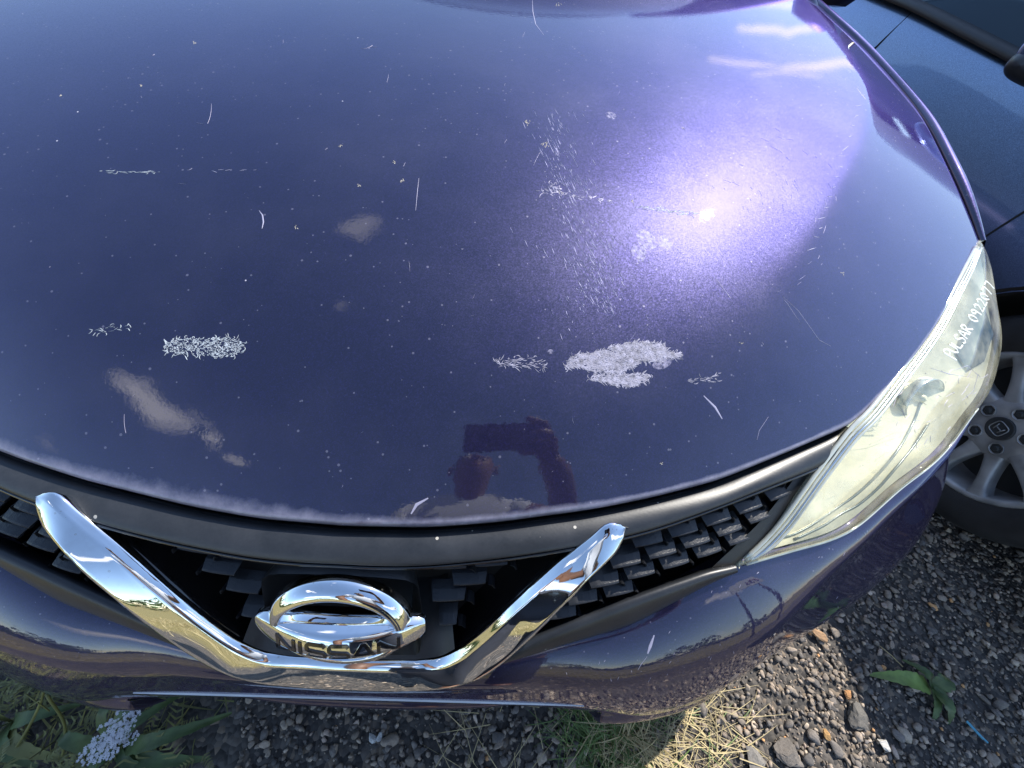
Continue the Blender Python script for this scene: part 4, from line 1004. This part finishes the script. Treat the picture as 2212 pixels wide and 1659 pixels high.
def stone_mat():
    m, nt, b = mat('stone'); at = node(nt, 'ShaderNodeAttribute', attribute_name='tint'); t = node(nt, 'ShaderNodeTexCoord')
    n = node(nt, 'ShaderNodeTexNoise', Scale=260.0, Detail=6.0, Roughness=.7); lk(nt, t.outputs['Object'], n.inputs['Vector'])
    mu = node(nt, 'ShaderNodeVectorMath', operation='SCALE'); lk(nt, at.outputs['Color'], mu.inputs[0]); lk(nt, mth(nt, 'ADD', mth(nt, 'MULTIPLY', n.outputs['Fac'], 1.5), .25), mu.inputs['Scale'])
    lk(nt, mu.outputs[0], b.inputs['Base Color']); b.inputs['Roughness'].default_value = .85
    bp = node(nt, 'ShaderNodeBump', Strength=.7, Distance=.0015); lk(nt, n.outputs['Fac'], bp.inputs['Height']); lk(nt, bp.outputs[0], b.inputs['Normal'])
    return m
M_stone = stone_mat()
def ico(sub):
    bm = bmesh.new(); bmesh.ops.create_icosphere(bm, subdivisions=sub, radius=1); V = np.array([v.co[:] for v in bm.verts]); F = np.array([[v.index for v in f.verts] for f in bm.faces]); bm.free(); return V, F
I1, I2 = ico(1), ico(2)
def stone_shape(base, r):
    V = base[0].copy()
    for _ in range(8):                       # chip with random planes: angular crushed stone
        n = r.normal(size=3); n /= np.linalg.norm(n); d = r.uniform(.42, .8); s = V@n; k = s > d
        V[k] -= np.outer(s[k]-d, n)
    return V*(1+.06*r.normal(size=(len(V), 1)))
def stone_cols(r, n):
    pal = np.array([(.105, .092, .078), (.075, .070, .066), (.14, .12, .10), (.19, .165, .135), (.052, .050, .049), (.26, .15, .07), (.23, .20, .17), (.17, .14, .12)])
    p = np.array([.30, .24, .2, .08, .12, .010, .008, .045]); c = 2.25*np.array([1.06, 1, .93])*pal[r.choice(len(pal), n, p=p/p.sum())]
    return c*r.uniform(.75, 1.25, (n, 1))
def gravel(name, n, size, base, bounds, seed, z0=0.0, label='', variants=14):
    r = np.random.default_rng(seed); shapes = [stone_shape(base, r) for _ in range(variants)]
    nb_ = len(base[0]); x = r.uniform(bounds[0], bounds[1], n); y = r.uniform(bounds[2], bounds[3], n); s = size[0]*(size[1]/size[0])**r.random(n)
    return shapes, x, y, s, r
allV, allF, allC = [], [], []; off = 0
def scatter(n, size, base, bounds, seed, zlift):
    global off
    shapes, x, y, s, r = gravel('', n, size, base, bounds, seed)
    cols = stone_cols(r, n); nb_ = len(base[0])
    # photo shows weeds, not gravel, at far left
    for i in range(n):
        if x[i] < -.42-.1*math.sin(y[i]*9): continue
        A = r.uniform(0, 2*math.pi, 3); R_ = np.array(Matrix.Rotation(A[0], 3, 'Z') @ Matrix.Rotation(r.normal()*.5, 3, 'X') @ Matrix.Rotation(A[2], 3, 'Z'))
        sc = np.array([r.uniform(.8, 1.35), r.uniform(.7, 1.0), r.uniform(.45, .75)])*s[i]*.5
        P = (shapes[r.integers(len(shapes))]*sc)@R_.T+np.array([x[i], y[i], s[i]*.16+zlift*r.random()])
        allV.append(P); allF.append(base[1]+off); allC.append(np.repeat(cols[i][None], nb_, 0)); off += nb_
B_ = (-.62, 2.0, -.36, .62)
scatter(13000, (.004, .0085), I1, B_, 1, .002)
scatter(9000, (.008, .016), I1, B_, 2, .004)
scatter(3400, (.012, .022), I2, B_, 3, .006)
scatter(130, (.026, .038), I2, B_, 4, .004)
scatter(3500, (.010, .03), I1, (-1.5, 2.2, -2.2, -.36), 5, .004)
V = np.concatenate(allV); F = np.concatenate(allF); Cc = np.concatenate(allC)
me = bpy.data.meshes.new('gravel'); me.vertices.add(len(V)); me.vertices.foreach_set('co', V.astype(np.float32).ravel())
me.loops.add(len(F)*3); me.loops.foreach_set('vertex_index', F.astype(np.int32).ravel()); me.polygons.add(len(F)); me.polygons.foreach_set('loop_start', np.arange(0, len(F)*3, 3, dtype=np.int32))
me.update(calc_edges=True); me.validate()
ca = me.color_attributes.new('tint', 'FLOAT_COLOR', 'POINT'); ca.data.foreach_set('color', np.concatenate([Cc, np.ones((len(Cc), 1))], 1).astype(np.float32).ravel())
me.materials.append(M_stone); go = bpy.data.objects.new('gravel', me); COL.objects.link(go); tag(go, 'loose dark grey and brown crushed stone lying in front of the car', 'gravel', kind='stuff')
print('gravel faces', len(F))
# single stones one can pick out
r = np.random.default_rng(11)
def one_stone(px, py, sx, sy, sz, col, label, flat=False):
    P = atz(px, py, .008); V = stone_shape(ico(3), r)*np.array([sx, sy, sz])*.5
    a = r.uniform(0, 6); R_ = np.array(Matrix.Rotation(a, 3, 'Z')); V = V@R_.T+P+np.array([0, 0, sz*.3])
    o = mesh('stone', V, ico(3)[1], M_stone, None, smooth=False); ca = o.data.color_attributes.new('tint', 'FLOAT_COLOR', 'POINT')
    ca.data.foreach_set('color', np.tile(np.array([*col, 1], dtype=np.float32), len(V))); tag(o, label, 'stone')
one_stone(1698, 1627, .058, .055, .022, (.16, .14, .12), 'large flat brown-grey stone by the bottom edge, beside the sunlit gravel lump')
one_stone(1848, 1550, .062, .050, .026, (.13, .12, .105), 'big round dark stone in the middle of the sunlit gravel')
one_stone(1768, 1372, .045, .022, .016, (.36, .22, .12), 'orange-brown oblong stone nearest the bumper corner')
one_stone(1785, 1585, .026, .018, .012, (.42, .24, .09), 'small orange stone between the two big grey ones')
one_stone(805, 1592, .022, .015, .010, (.48, .48, .46), 'upper of two white pebbles in the shade below the bumper')
one_stone(820, 1590, .020, .015, .010, (.42, .43, .42), 'lower of two white pebbles in the shade below the bumper')
one_stone(1632, 1645, .055, .05, .014, (.20, .185, .165), 'flat pale concrete lump half hidden by dry grass at the bottom')
one_stone(1905, 1605, .03, .025, .018, (.5, .48, .44), 'white speckled stone near the shadow edge')
one_stone(1830, 1500, .022, .018, .012, (.40, .20, .08), 'small rusty orange chip above the big round stone')
# bit of blue plastic
P = atz(2106, 1577, .012); mb = MB(); mb.box(P, (.0025, .018, .0012), np.array(Matrix.Rotation(.55, 3, 'Z'))); mb.box(P+np.array([.006, -.012, .002]), (.0016, .012, .001), np.array(Matrix.Rotation(.7, 3, 'Z')))
o = mb.build('plastic_shard', simple('blue_plastic', (.12, .38, .50), .25), None, smooth=False); tag(o, 'thin pale blue plastic shard lying in the shaded gravel', 'litter')

# ------------------------------------------------------------------ plants
M_leaf = simple('dock_leaf', (.070, .110, .034), .5, bump=.4, bscale=150, var=.35, vscale=40)
M_leaf_lit = simple('sunlit_leaf', (.17, .25, .06), .5, bump=.4, bscale=150, var=.3, vscale=40)  # paler copy of the leaf green, painting sunlight onto one leaf
M_grass = simple('green_grass', (.10, .16, .035), .55, var=.4, vscale=12)
M_dry = simple('dry_grass', (.42, .34, .17), .6, var=.4, vscale=14)
M_weed = simple('weed_foliage', (.150, .150, .045), .55, var=.5, vscale=9)
M_petal = simple('petal_white', (.75, .74, .76), .6)
for m_ in (M_leaf, M_leaf_lit, M_grass, M_dry, M_weed, M_petal):
    m_.node_tree.nodes['Principled BSDF'].inputs['Subsurface Weight'].default_value = 0
def leaf_mesh(base, tip, w, droop=.02, wavy=.12, n=14, fold=.25, lift=.03, tooth=.1, seed=0):
    R = random.Random(seed); base, tip = np.array(base, float), np.array(tip, float); ax = tip-base; L = np.linalg.norm(ax); ax /= L
    sd_ = np.cross(ax, [0, 0, 1]); sd_ /= np.linalg.norm(sd_)+1e-9; V = []; F = []
    for i in range(n+1):
        t = i/n; ww = w*(max(0, math.sin(math.pi*t**.62)))**.8*(1-.15*t)+.0022; ww *= 1+tooth*math.sin(i*2.7)
        c = base+ax*L*t+np.array([0, 0, lift*math.sin(math.pi*t)*1.0-droop*t*t])+sd_*L*.04*math.sin(3*t)
        f = fold*ww
        for k in (-1, -.5, 0, .5, 1):
            V.append(c+sd_*ww*k+np.array([0, 0, f*abs(k)+wavy*ww*math.sin(i*1.9+k*3)*abs(k)]))
    m = len(V)
    for i in range(n):
        for k in range(4): a = i*5+k; F.append((a, a+1, a+6, a+5))
    # give it thickness
    V += [v-np.array([0, 0, .0007]) for v in V[:m]]; F += [tuple(q+m for q in f[::-1]) for f in F[:]]
    return V, F
def rosette(cx, cy, tips, name, label, cat, mats, ws, lifts, seed, z=.01, pixel=True):
    P0 = atz(cx, cy, z); rt = empty(name, tuple(P0), label, cat)
    for i, (tx, ty, tz) in enumerate(tips):
        V, F = leaf_mesh(P0+np.array([0, 0, .002*i]), atz(tx, ty, tz), ws[i], lift=lifts[i], seed=seed+i, n=16)
        mesh('leaf', V, F, mats[i % len(mats)], rt)
    return rt, P0
rosette(2010, 1488, [(1892, 1458, .02), (1965, 1425, .03), (2032, 1445, .03), (2065, 1570, .015), (2030, 1565, .012), (2040, 1478, .02)], 'weed_plant', 'small five-leaved weed on the shadow edge of the gravel, one leaf coloured paler as if sunlit', 'plant', [M_leaf_lit, M_leaf, M_leaf, M_leaf, M_leaf, M_leaf], [.017, .010, .018, .013, .008, .009], [.02, .02, .025, .02, .01, .01], 1)
rosette(262, 1615, [(490, 1540, .07), (440, 1640, .03), (395, 1488, .12), (330, 1478, .16), (330, 1665, .03), (120, 1580, .08), (180, 1690, .03), (255, 1470, .14)], 'dock_plant', 'broad-leaved weed with long toothed leaves under the left end of the number plate', 'plant', [M_leaf], [.012, .012, .009, .009, .007, .011, .010, .009], [.05, .02, .06, .06, .02, .05, .02, .05], 20)
rosette(30, 1560, [(160, 1520, .06), (0, 1480, .08), (-40, 1600, .06), (120, 1640, .05), (60, 1660, .04)], 'dock_plant', 'low leafy weed at the far lower left under the bumper', 'plant', [M_leaf, M_weed], [.011, .010, .012, .012, .011], [.04, .05, .03, .03, .03], 40)
# white umbel flower
st = atz(190, 1690, .0); hd = [(232, 1590, .235, 1.0), (268, 1545, .24, .45), (218, 1620, .23, .55), (262, 1582, .235, .35), (195, 1628, .22, .45), (285, 1570-18, .235, .35), (240, 1612, .232, .6), (283, 1605-10, .225, .22)]
fl = empty('yarrow_flower', tuple(st), 'white umbel flower standing among the weeds at lower left', 'flower')
top_ = atz(232, 1590, .20); mb = MB(); mb.tube(resample([st, (st+top_)/2+np.array([.01, .0, .01]), top_], 12), .0018, 6)
for (a, b_, z, q) in hd: mb.tube([top_, atz(a, b_, z-.003)], .0009, 5)
mb.build('stem', M_leaf, fl); R3 = random.Random(4)
for (a, b_, z, q) in hd:
    c = atz(a, b_, z); mb = MB(); nf = int(90*q)
    for _ in range(nf):
        ang = R3.uniform(0, 6.28); rr = .021*q**.5*math.sqrt(R3.random()); p = c+np.array([rr*math.cos(ang), rr*math.sin(ang), R3.uniform(-.002, .003)])
        pr = R3.uniform(.0013, .0022); a0 = R3.uniform(0, 6)
        V = [p+np.array([0, 0, .0006])]; F = []
        for k in range(5):
            w = a0+k*1.2566
            V += [p+pr*np.array([math.cos(w-.45), math.sin(w-.45), .1]), p+pr*1.35*np.array([math.cos(w), math.sin(w), .35]), p+pr*np.array([math.cos(w+.45), math.sin(w+.45), .1])]
            F += [(0, 1+3*k, 2+3*k, 3+3*k)]
        mb.add(V, F)
    mb.build('floret_cluster', M_petal, fl)
def blade(mb, p, d, L, w, bend, n=5):
    p = np.array(p, float); d = np.array(d, float); d /= np.linalg.norm(d); s = np.cross(d, [0, 0, 1]); s /= np.linalg.norm(s)+1e-6; V = []; F = []
    for i in range(n+1):
        t = i/n; ww = w*(1-t)**.7/2+.0001; V += [p-s*ww, p+s*ww+np.array([0, 0, ww*.3])]
        d = d+np.array([0, 0, -bend/n]); d /= np.linalg.norm(d); p = p+d*L/n
        if p[2] < .004: p[2] = .004
    for i in range(n): F.append((2*i, 2*i+1, 2*i+3, 2*i+2))
    mb.add(V, F)
R4 = random.Random(12)
# grass tuft by the right end of the plate
c0 = atz(1300, 1580, 0); tuft = empty('grass_tuft', tuple(c0), 'tuft of green and straw-coloured grass below the right end of the number plate', 'grass')
for nm, mt, cnt, Ls in (('green_blades', M_grass, 330, (.05, .13)), ('dry_blades', M_dry, 300, (.05, .15))):
    mb = MB()
    for _ in range(cnt):
        p = c0+np.array([R4.gauss(.0 if mt is M_grass else .05, .045), R4.gauss(0, .03), 0]); a = R4.uniform(0, 6.28)
        blade(mb, p, (math.cos(a)*.8, math.sin(a)*.8, R4.uniform(.5, 1.6)), R4.uniform(*Ls), R4.uniform(.0015, .003), R4.uniform(.6, 2.6))
    mb.build(nm, mt, tuft)
c1 = atz(1500, 1590, 0); tuft = empty('grass_tuft', tuple(c1), 'flattened dry straw lying on the sunlit gravel by the bumper corner', 'grass')
mb = MB()
for _ in range(170):
    p = c1+np.array([R4.gauss(-.01, .07), R4.gauss(.0, .05), .006+R4.random()*.01]); a = R4.choice([.5, 2.6, 3.6, 5.8])+R4.gauss(0, .5)
    blade(mb, p, (math.cos(a), math.sin(a), R4.uniform(.0, .35)), R4.uniform(.04, .15), R4.uniform(.001, .0022), R4.uniform(.2, .8))
mb.build('dry_blades', M_dry, tuft)
mb = MB()
for _ in range(25):
    p = c1+np.array([R4.gauss(0, .06), R4.gauss(.0, .05), .01]); a = R4.uniform(0, 6.28)
    blade(mb, p, (math.cos(a), math.sin(a), R4.uniform(.2, .8)), R4.uniform(.04, .1), .002, 1.0)
mb.build('green_blades', M_grass, tuft)
mb = MB(); c2 = atz(1080, 1600, 0)
for _ in range(34):
    p = c2+np.array([R4.gauss(.0, .06), R4.gauss(.0, .05), .012]); a = R4.uniform(0, 6.28)
    blade(mb, p, (math.cos(a), math.sin(a), R4.uniform(.05, .5)), R4.uniform(.06, .17), .0013, R4.uniform(.2, .8), 8)
o = mb.build('dead_grass', M_dry, None); tag(o, 'thin dead grass stalks sprawling over the shaded gravel below the badge', 'grass', kind='stuff')
P, Q = atz(1900, 1395, .012), atz(1950, 1440, .010); mb = MB(); mb.tube([P, (P+Q)/2+np.array([.002, 0, .001]), Q], .0013, 5); o = mb.build('straw', M_dry, None); tag(o, 'single bent straw lying on the shaded gravel above the small weed', 'straw')
# weedy cover on the left: feathery leaves, stalks, yellowing bits
mb = MB(); mb2 = MB()
for _ in range(2600):
    x = R4.uniform(-1.35, -.36); y = R4.uniform(-.42, .35); 
    if x > -.52 and R4.random() < .6: continue
    a = R4.uniform(0, 6.28); L = R4.uniform(.03, .10); d = np.array([math.cos(a), math.sin(a), R4.uniform(.2, 1.2)])
    if R4.random() < .6: blade(mb if R4.random() < .85 else mb2, (x, y, .003), d, L, R4.uniform(.002, .006), R4.uniform(.5, 2.2), 4)
    else:   # a feathery frond: rachis with leaflets
        p = np.array([x, y, .01+R4.random()*.04]); d /= np.linalg.norm(d); s = np.cross(d, [0, 0, 1]); s /= np.linalg.norm(s); tgt = mb if R4.random() < .88 else mb2
        for k in range(7):
            q = p+d*L*k/7
            for sg in (-1, 1): blade(tgt, q, s*sg+d*.6+np.array([0, 0, R4.gauss(.1, .2)]), L*.28*(1-k/9), .0035, .3, 2)
o = mb.build('weeds', M_weed, None); tag(o, 'tangled low green weeds covering the ground left of the gravel', 'weeds', kind='stuff')
o = mb2.build('yellowed_weeds', simple('yellow_leaf', (.30, .26, .07), .6, var=.4), None); tag(o, 'yellowed dead leaves scattered through the green weeds', 'weeds', kind='stuff')
for i, (a, b_, lab) in enumerate((((8, 1659), (112, 1420), 'tall thin weed stalk nearest the left edge'), ((130, 1659), (100, 1500), 'short forked weed stalk right of the tall one'))):
    p, q = atz(*a, .0), atz(*b_, .30-.08*i); mb = MB(); mb.tube(resample([p, (p+q)/2+np.array([.012, .01, 0]), q], 12), .0022, 6)
    for t in (.4, .6, .8): c = p*(1-t)+q*t; mb.tube([c, c+np.array([R4.uniform(-.05, .05), R4.uniform(-.03, .04), .05])], .0011, 5)
    o = mb.build('weed_stalk', M_weed, None); tag(o, lab, 'stalk')
# more grass out of frame in front, mirrored in chrome and bumper
mb = MB()
for _ in range(5000):
    x = R4.uniform(-3.2, 3); y = R4.uniform(-4.2, -1.5)
    if R4.random() > (-(y)-1.3)/1.5: continue
    a = R4.uniform(0, 6.28); blade(mb, (x, y, 0), (math.cos(a)*.5, math.sin(a)*.5, 1), R4.uniform(.06, .2), .006, R4.uniform(.3, 1.4), 3)
o = mb.build('dry_verge_grass', M_dry, None); tag(o, 'dry golden grass verge behind the photographer, mirrored in the chrome', 'grass', kind='stuff')
# far hedge
hm = MB(); M_hedge = simple('hedge_leaf', (.05, .085, .025), .7, var=.5, vscale=2)
Rh = np.random.default_rng(5); 
for k in range(9000):
    x = Rh.uniform(-28, 28); side_ = k % 3
    h = 1.6+1.0*math.sin(x*.7)+.8*math.sin(x*1.9+2); z = Rh.uniform(0, max(.8, h)); 
    if side_ == 0: c = np.array([x, -17+Rh.normal()*.6, z])
    elif side_ == 1: c = np.array([-15+Rh.normal()*.5, x*.7, z])
    else: c = np.array([x, 24+Rh.normal()*.6, z*1.2])
    n = Rh.normal(size=3); n /= np.linalg.norm(n); a = np.cross(n, [0, 0, 1]); a /= np.linalg.norm(a); b_ = np.cross(n, a); s = Rh.uniform(.12, .4)
    hm.add([c-a*s, c-b_*s*.6, c+a*s, c+b_*s*.6], [(0, 1, 2, 3)])
o = hm.build('hedge', M_hedge, None, smooth=False); tag(o, 'uneven dark green hedge around the lot, seen only in reflections', 'hedge', kind='stuff')

# ------------------------------------------------------------------ photographer (mirrored in bonnet and chrome)
M_skin = simple('skin', (.22, .11, .065), .5, var=.12, vscale=20)
M_shirt = simple('white_shirt', (.72, .73, .76), .8, bump=.6, bscale=14)
M_trou = simple('dark_trousers', (.03, .035, .05), .85, var=.2)
M_hair = simple('dark_hair', (.015, .012, .010), .6)
def skinned(name, nodes, edges, mt, parent, sub=2):
    me = bpy.data.meshes.new(name); me.from_pydata([n[0] for n in nodes], edges, []); o = bpy.data.objects.new(name, me); COL.objects.link(o)
    md = o.modifiers.new('s', 'SKIN'); md.use_smooth_shade = True
    sv = me.skin_vertices[0].data
    for i, n_ in enumerate(nodes): sv[i].radius = n_[1] if isinstance(n_[1], tuple) else (n_[1], n_[1])
    sv[0].use_root = True
    m2_ = o.modifiers.new('u', 'SUBSURF'); m2_.levels = sub; m2_.render_levels = sub
    dg = bpy.context.evaluated_depsgraph_get(); ev = o.evaluated_get(dg); nm = bpy.data.meshes.new_from_object(ev)
    bpy.data.objects.remove(o); nm.materials.clear(); nm.materials.append(mt); nm.shade_smooth()
    o = bpy.data.objects.new(name, nm); COL.objects.link(o); o.parent = parent; o.matrix_parent_inverse = Matrix.Translation(-Vector(world_loc(parent))); return o
per = empty('person', (.12, -.62, 0), 'person in a white shirt holding a phone over the bonnet, seen only as a reflection', 'person')
UPZ = .06
hx, hy, hz = .13, -.36, 1.375
nodes = [((.12, -.60, .93), (.15, .10)), ((.12, -.56, 1.05), (.14, .095)), ((.12, -.50, 1.17), (.15, .09)), ((.125, -.45, 1.235), .06), ((.13, -.41, 1.285), .05), ((.13, -.375, 1.35), (.072, .08)), ((.13, -.36, 1.41), (.074, .085)), ((.13, -.36, 1.45), .055),
         ((.29, -.47, 1.20), .056), ((.40, -.33, 1.10), .046), ((.325, -.14, 1.11), .038), ((.275, -.055, 1.095), .030),
         ((-.05, -.47, 1.20), .052), ((-.14, -.50, .98), .040), ((-.12, -.52, .76), .032), ((-.11, -.50, .70), .026),
         ((.03, -.62, .86), .085), ((.02, -.60, .48), .058), ((.02, -.64, .10), .04), ((.02, -.54, .035), .035),
         ((.21, -.62, .86), .085), ((.22, -.60, .48), .058), ((.22, -.64, .10), .04), ((.22, -.54, .035), .035),
         ((.132, -.298, 1.362), .012)]
edges = [(0, 1), (1, 2), (2, 3), (3, 4), (4, 5), (5, 6), (6, 7), (2, 8), (8, 9), (9, 10), (10, 11), (2, 12), (12, 13), (13, 14), (14, 15), (0, 16), (16, 17), (17, 18), (18, 19), (0, 20), (20, 21), (21, 22), (22, 23)]
nodes = [((n_[0][0], n_[0][1], n_[0][2]+(UPZ if n_[0][2] > .8 and not (n_[0][2] in (1.10, 1.11, 1.095)) else 0)), n_[1]) for n_ in nodes[:24]]
body = skinned('body', nodes, edges, M_skin, per)
_n = [((.12, -.60, .92), (.175, .125)), ((.12, -.56, 1.05), (.165, .115)), ((.12, -.50, 1.17), (.17, .108)), ((.125, -.46, 1.225), .075), ((.285, -.465, 1.20), .072), ((.335, -.40, 1.12), .062), ((-.045, -.47, 1.20), .072), ((-.10, -.49, 1.08), .062)]
skinned('shirt', [((a[0], a[1], a[2]+UPZ), r_) for a, r_ in _n], [(0, 1), (1, 2), (2, 3), (2, 4), (4, 5), (2, 6), (6, 7)], M_shirt, per)
skinned('trousers', [((.12, -.61, .95), (.165, .12)), ((.03, -.62, .82), .10), ((.02, -.60, .48), .075), ((.02, -.64, .12), .065), ((.21, -.62, .82), .10), ((.22, -.60, .48), .075), ((.22, -.64, .12), .065)], [(0, 1), (1, 2), (2, 3), (0, 4), (4, 5), (5, 6)], M_trou, per)
skinned('hair', [((.13, -.385, 1.46), .078), ((.13, -.375, 1.51), .078), ((.13, -.37, 1.535), .06)], [(0, 1), (1, 2)], M_hair, per)
# face: nose, mouth, eyes, ears
mb = MB(); mb.tube([(.13, -.288, 1.465), (.13, -.272, 1.432), (.13, -.285, 1.422)], [.008, .014, .009], 10); mb.build('nose', M_skin, per)
mb = MB(); mb.tube([(.105, -.292, 1.395), (.13, -.283, 1.392), (.155, -.292, 1.395)], [.003, .0065, .003], 8); mb.build('mouth', simple('lips', (.25, .09, .07), .5), per)
for s in (-1, 1):
    mb = MB(); V_, F_ = ico(3); mb.add(V_*.0115+np.array([.13+s*.031, -.296, 1.460]), [tuple(f) for f in F_]); mb.build('eye', M_white, per)
    mb = MB(); mb.add(V_*.0055+np.array([.13+s*.031, -.2865, 1.460]), [tuple(f) for f in F_]); mb.build('iris', M_hair, per)
    mb = MB(); mb.add(V_*np.array([.008, .02, .03])+np.array([.13+s*.078, -.365, 1.445]), [tuple(f) for f in F_]); mb.build('ear', M_skin, per)
# white board with red letters, mirrored in the bumper
M_red = simple('red_paint', (.45, .03, .05), .5)
SC = np.array([.425, .09, .658])+3.0*np.array([.745, -.535, .40]); nz_ = np.array([-.35, .937, 0]); sx_ = np.array([.937, .35, 0]); sz_ = np.array([0, 0, 1.0])
sb = empty('signboard', (float(SC[0]), float(SC[1]), 0), 'white signboard with red letters, seen only as a reflection in the bumper', 'sign')
Rb = np.stack([sx_, nz_, sz_], 1); b1 = MB(); b1.box(SC, (.42, .012, .22), Rb); b1.build('board', M_white, sb, smooth=False)
for q in (-.3, .3): b1 = MB(); b1.tube([(SC[0]+sx_[0]*q-nz_[0]*.03, SC[1]+sx_[1]*q-nz_[1]*.03, z) for z in (0, 1.0, SC[2]+.2)], .025, 10); b1.build('post', M_trimb, sb)
for i_, ch in enumerate('AA9'):
    b1 = MB(); g_ = {'A': [[(0, 0), (.35, 1), (.7, 0)], [(.15, .35), (.55, .35)]], '9': [[(.6, .8), (.35, 1), (.1, .8), (.25, .5), (.55, .6), (.6, .85), (.5, 0)]]}[ch]
    for st in g_: b1.tube([SC+nz_*.016+sx_*(.05+i_*.12+p[0]*.11)+sz_*(-.14+p[1]*.2) for p in st], .011, 6)
    b1.build('letter', M_red, sb)

# phone lies right behind the lens
def PH(r_, u_, w_): return CAM+CR*r_+CU*u_-CW*w_
def rbox(x0, x1, y0, y1, w0, w1, rad_, mt, name, parent, label=None):
    pts = []
    for cx_, cy_, a0 in ((x1-rad_, y1-rad_, 0), (x0+rad_, y1-rad_, 90), (x0+rad_, y0+rad_, 180), (x1-rad_, y0+rad_, 270)):
        for k in range(7): a = rad(a0+15*k); pts.append((cx_+rad_*math.cos(a), cy_+rad_*math.sin(a)))
    n_ = len(pts); V = [PH(x, y, w) for w in (w0, w1) for x, y in pts]; F = [tuple(range(n_)), tuple(range(n_, 2*n_))[::-1]]+[(i, i+n_, (i+1) % n_+n_, (i+1) % n_) for i in range(n_)]
    return mesh(name, V, F, mt, parent, smooth=False, label=label)
phone = empty('mobile_phone', tuple(PH(.04, 0, .01)), 'black phone held level above the bonnet, visible only as a reflection', 'phone')
M_ph = simple('phone_black', (.012, .012, .014), .35)
rbox(-.032, .120, -.038, .036, .004, .012, .010, M_ph, 'phone_body', phone)
rbox(.018, .042, -.028, .026, .0035, .004, .002, simple('grey_sticker', (.13, .13, .14), .5), 'sticker', phone)
for (a, b_) in ((0, .0), (-.018, .018), (.012, -.022)):
    rr = .006; V = [PH(a+rr*math.cos(t), b_+rr*math.sin(t), w) for w in (.004, .0032) for t in np.linspace(0, 2*math.pi, 17)[:-1]]
    if (a, b_) != (0, .0): mesh('camera_lens', V, [tuple(range(16, 32))]+[(i, (i+1) % 16, (i+1) % 16+16, i+16) for i in range(16)], M_glassd, phone)
rbox(-.030, .118, -.036, .034, .0121, .0125, .009, simple('screen', (.02, .025, .04), .08), 'screen', phone)
# hand gripping the right end: palm and five fingers continuous with the wrist
def W(r_, u_, w_): return tuple(PH(r_, u_, w_))
wr = (.285, -.075, 1.10)
skinned('hand', [(wr, .024), (W(.142, -.028, .022), (.030, .016)), (W(.132, -.004, .016), (.034, .014)),
                 (W(.128, .036, .014), .0095), (W(.112, .047, .006), .0088), (W(.092, .046, -.0015+.002), .0075),
                 (W(.140, .030, .008), .0095), (W(.122, .038, .000), .0085), (W(.098, .030, -.001), .0075),
                 (W(.142, .008, .004), .0095), (W(.126, .010, -.004), .0085), (W(.100, .008, -.002), .0075),
                 (W(.140, -.016, .004), .009), (W(.124, -.016, -.004), .008), (W(.104, -.015, -.002), .007),
                 (W(.120, -.042, .018), .011), (W(.098, -.046, .014), .0095), (W(.080, -.040, .016), .008)],
        [(0, 1), (1, 2), (2, 3), (3, 4), (4, 5), (2, 6), (6, 7), (7, 8), (2, 9), (9, 10), (10, 11), (2, 12), (12, 13), (13, 14), (1, 15), (15, 16), (16, 17)], M_skin, per, 2)
print('done')
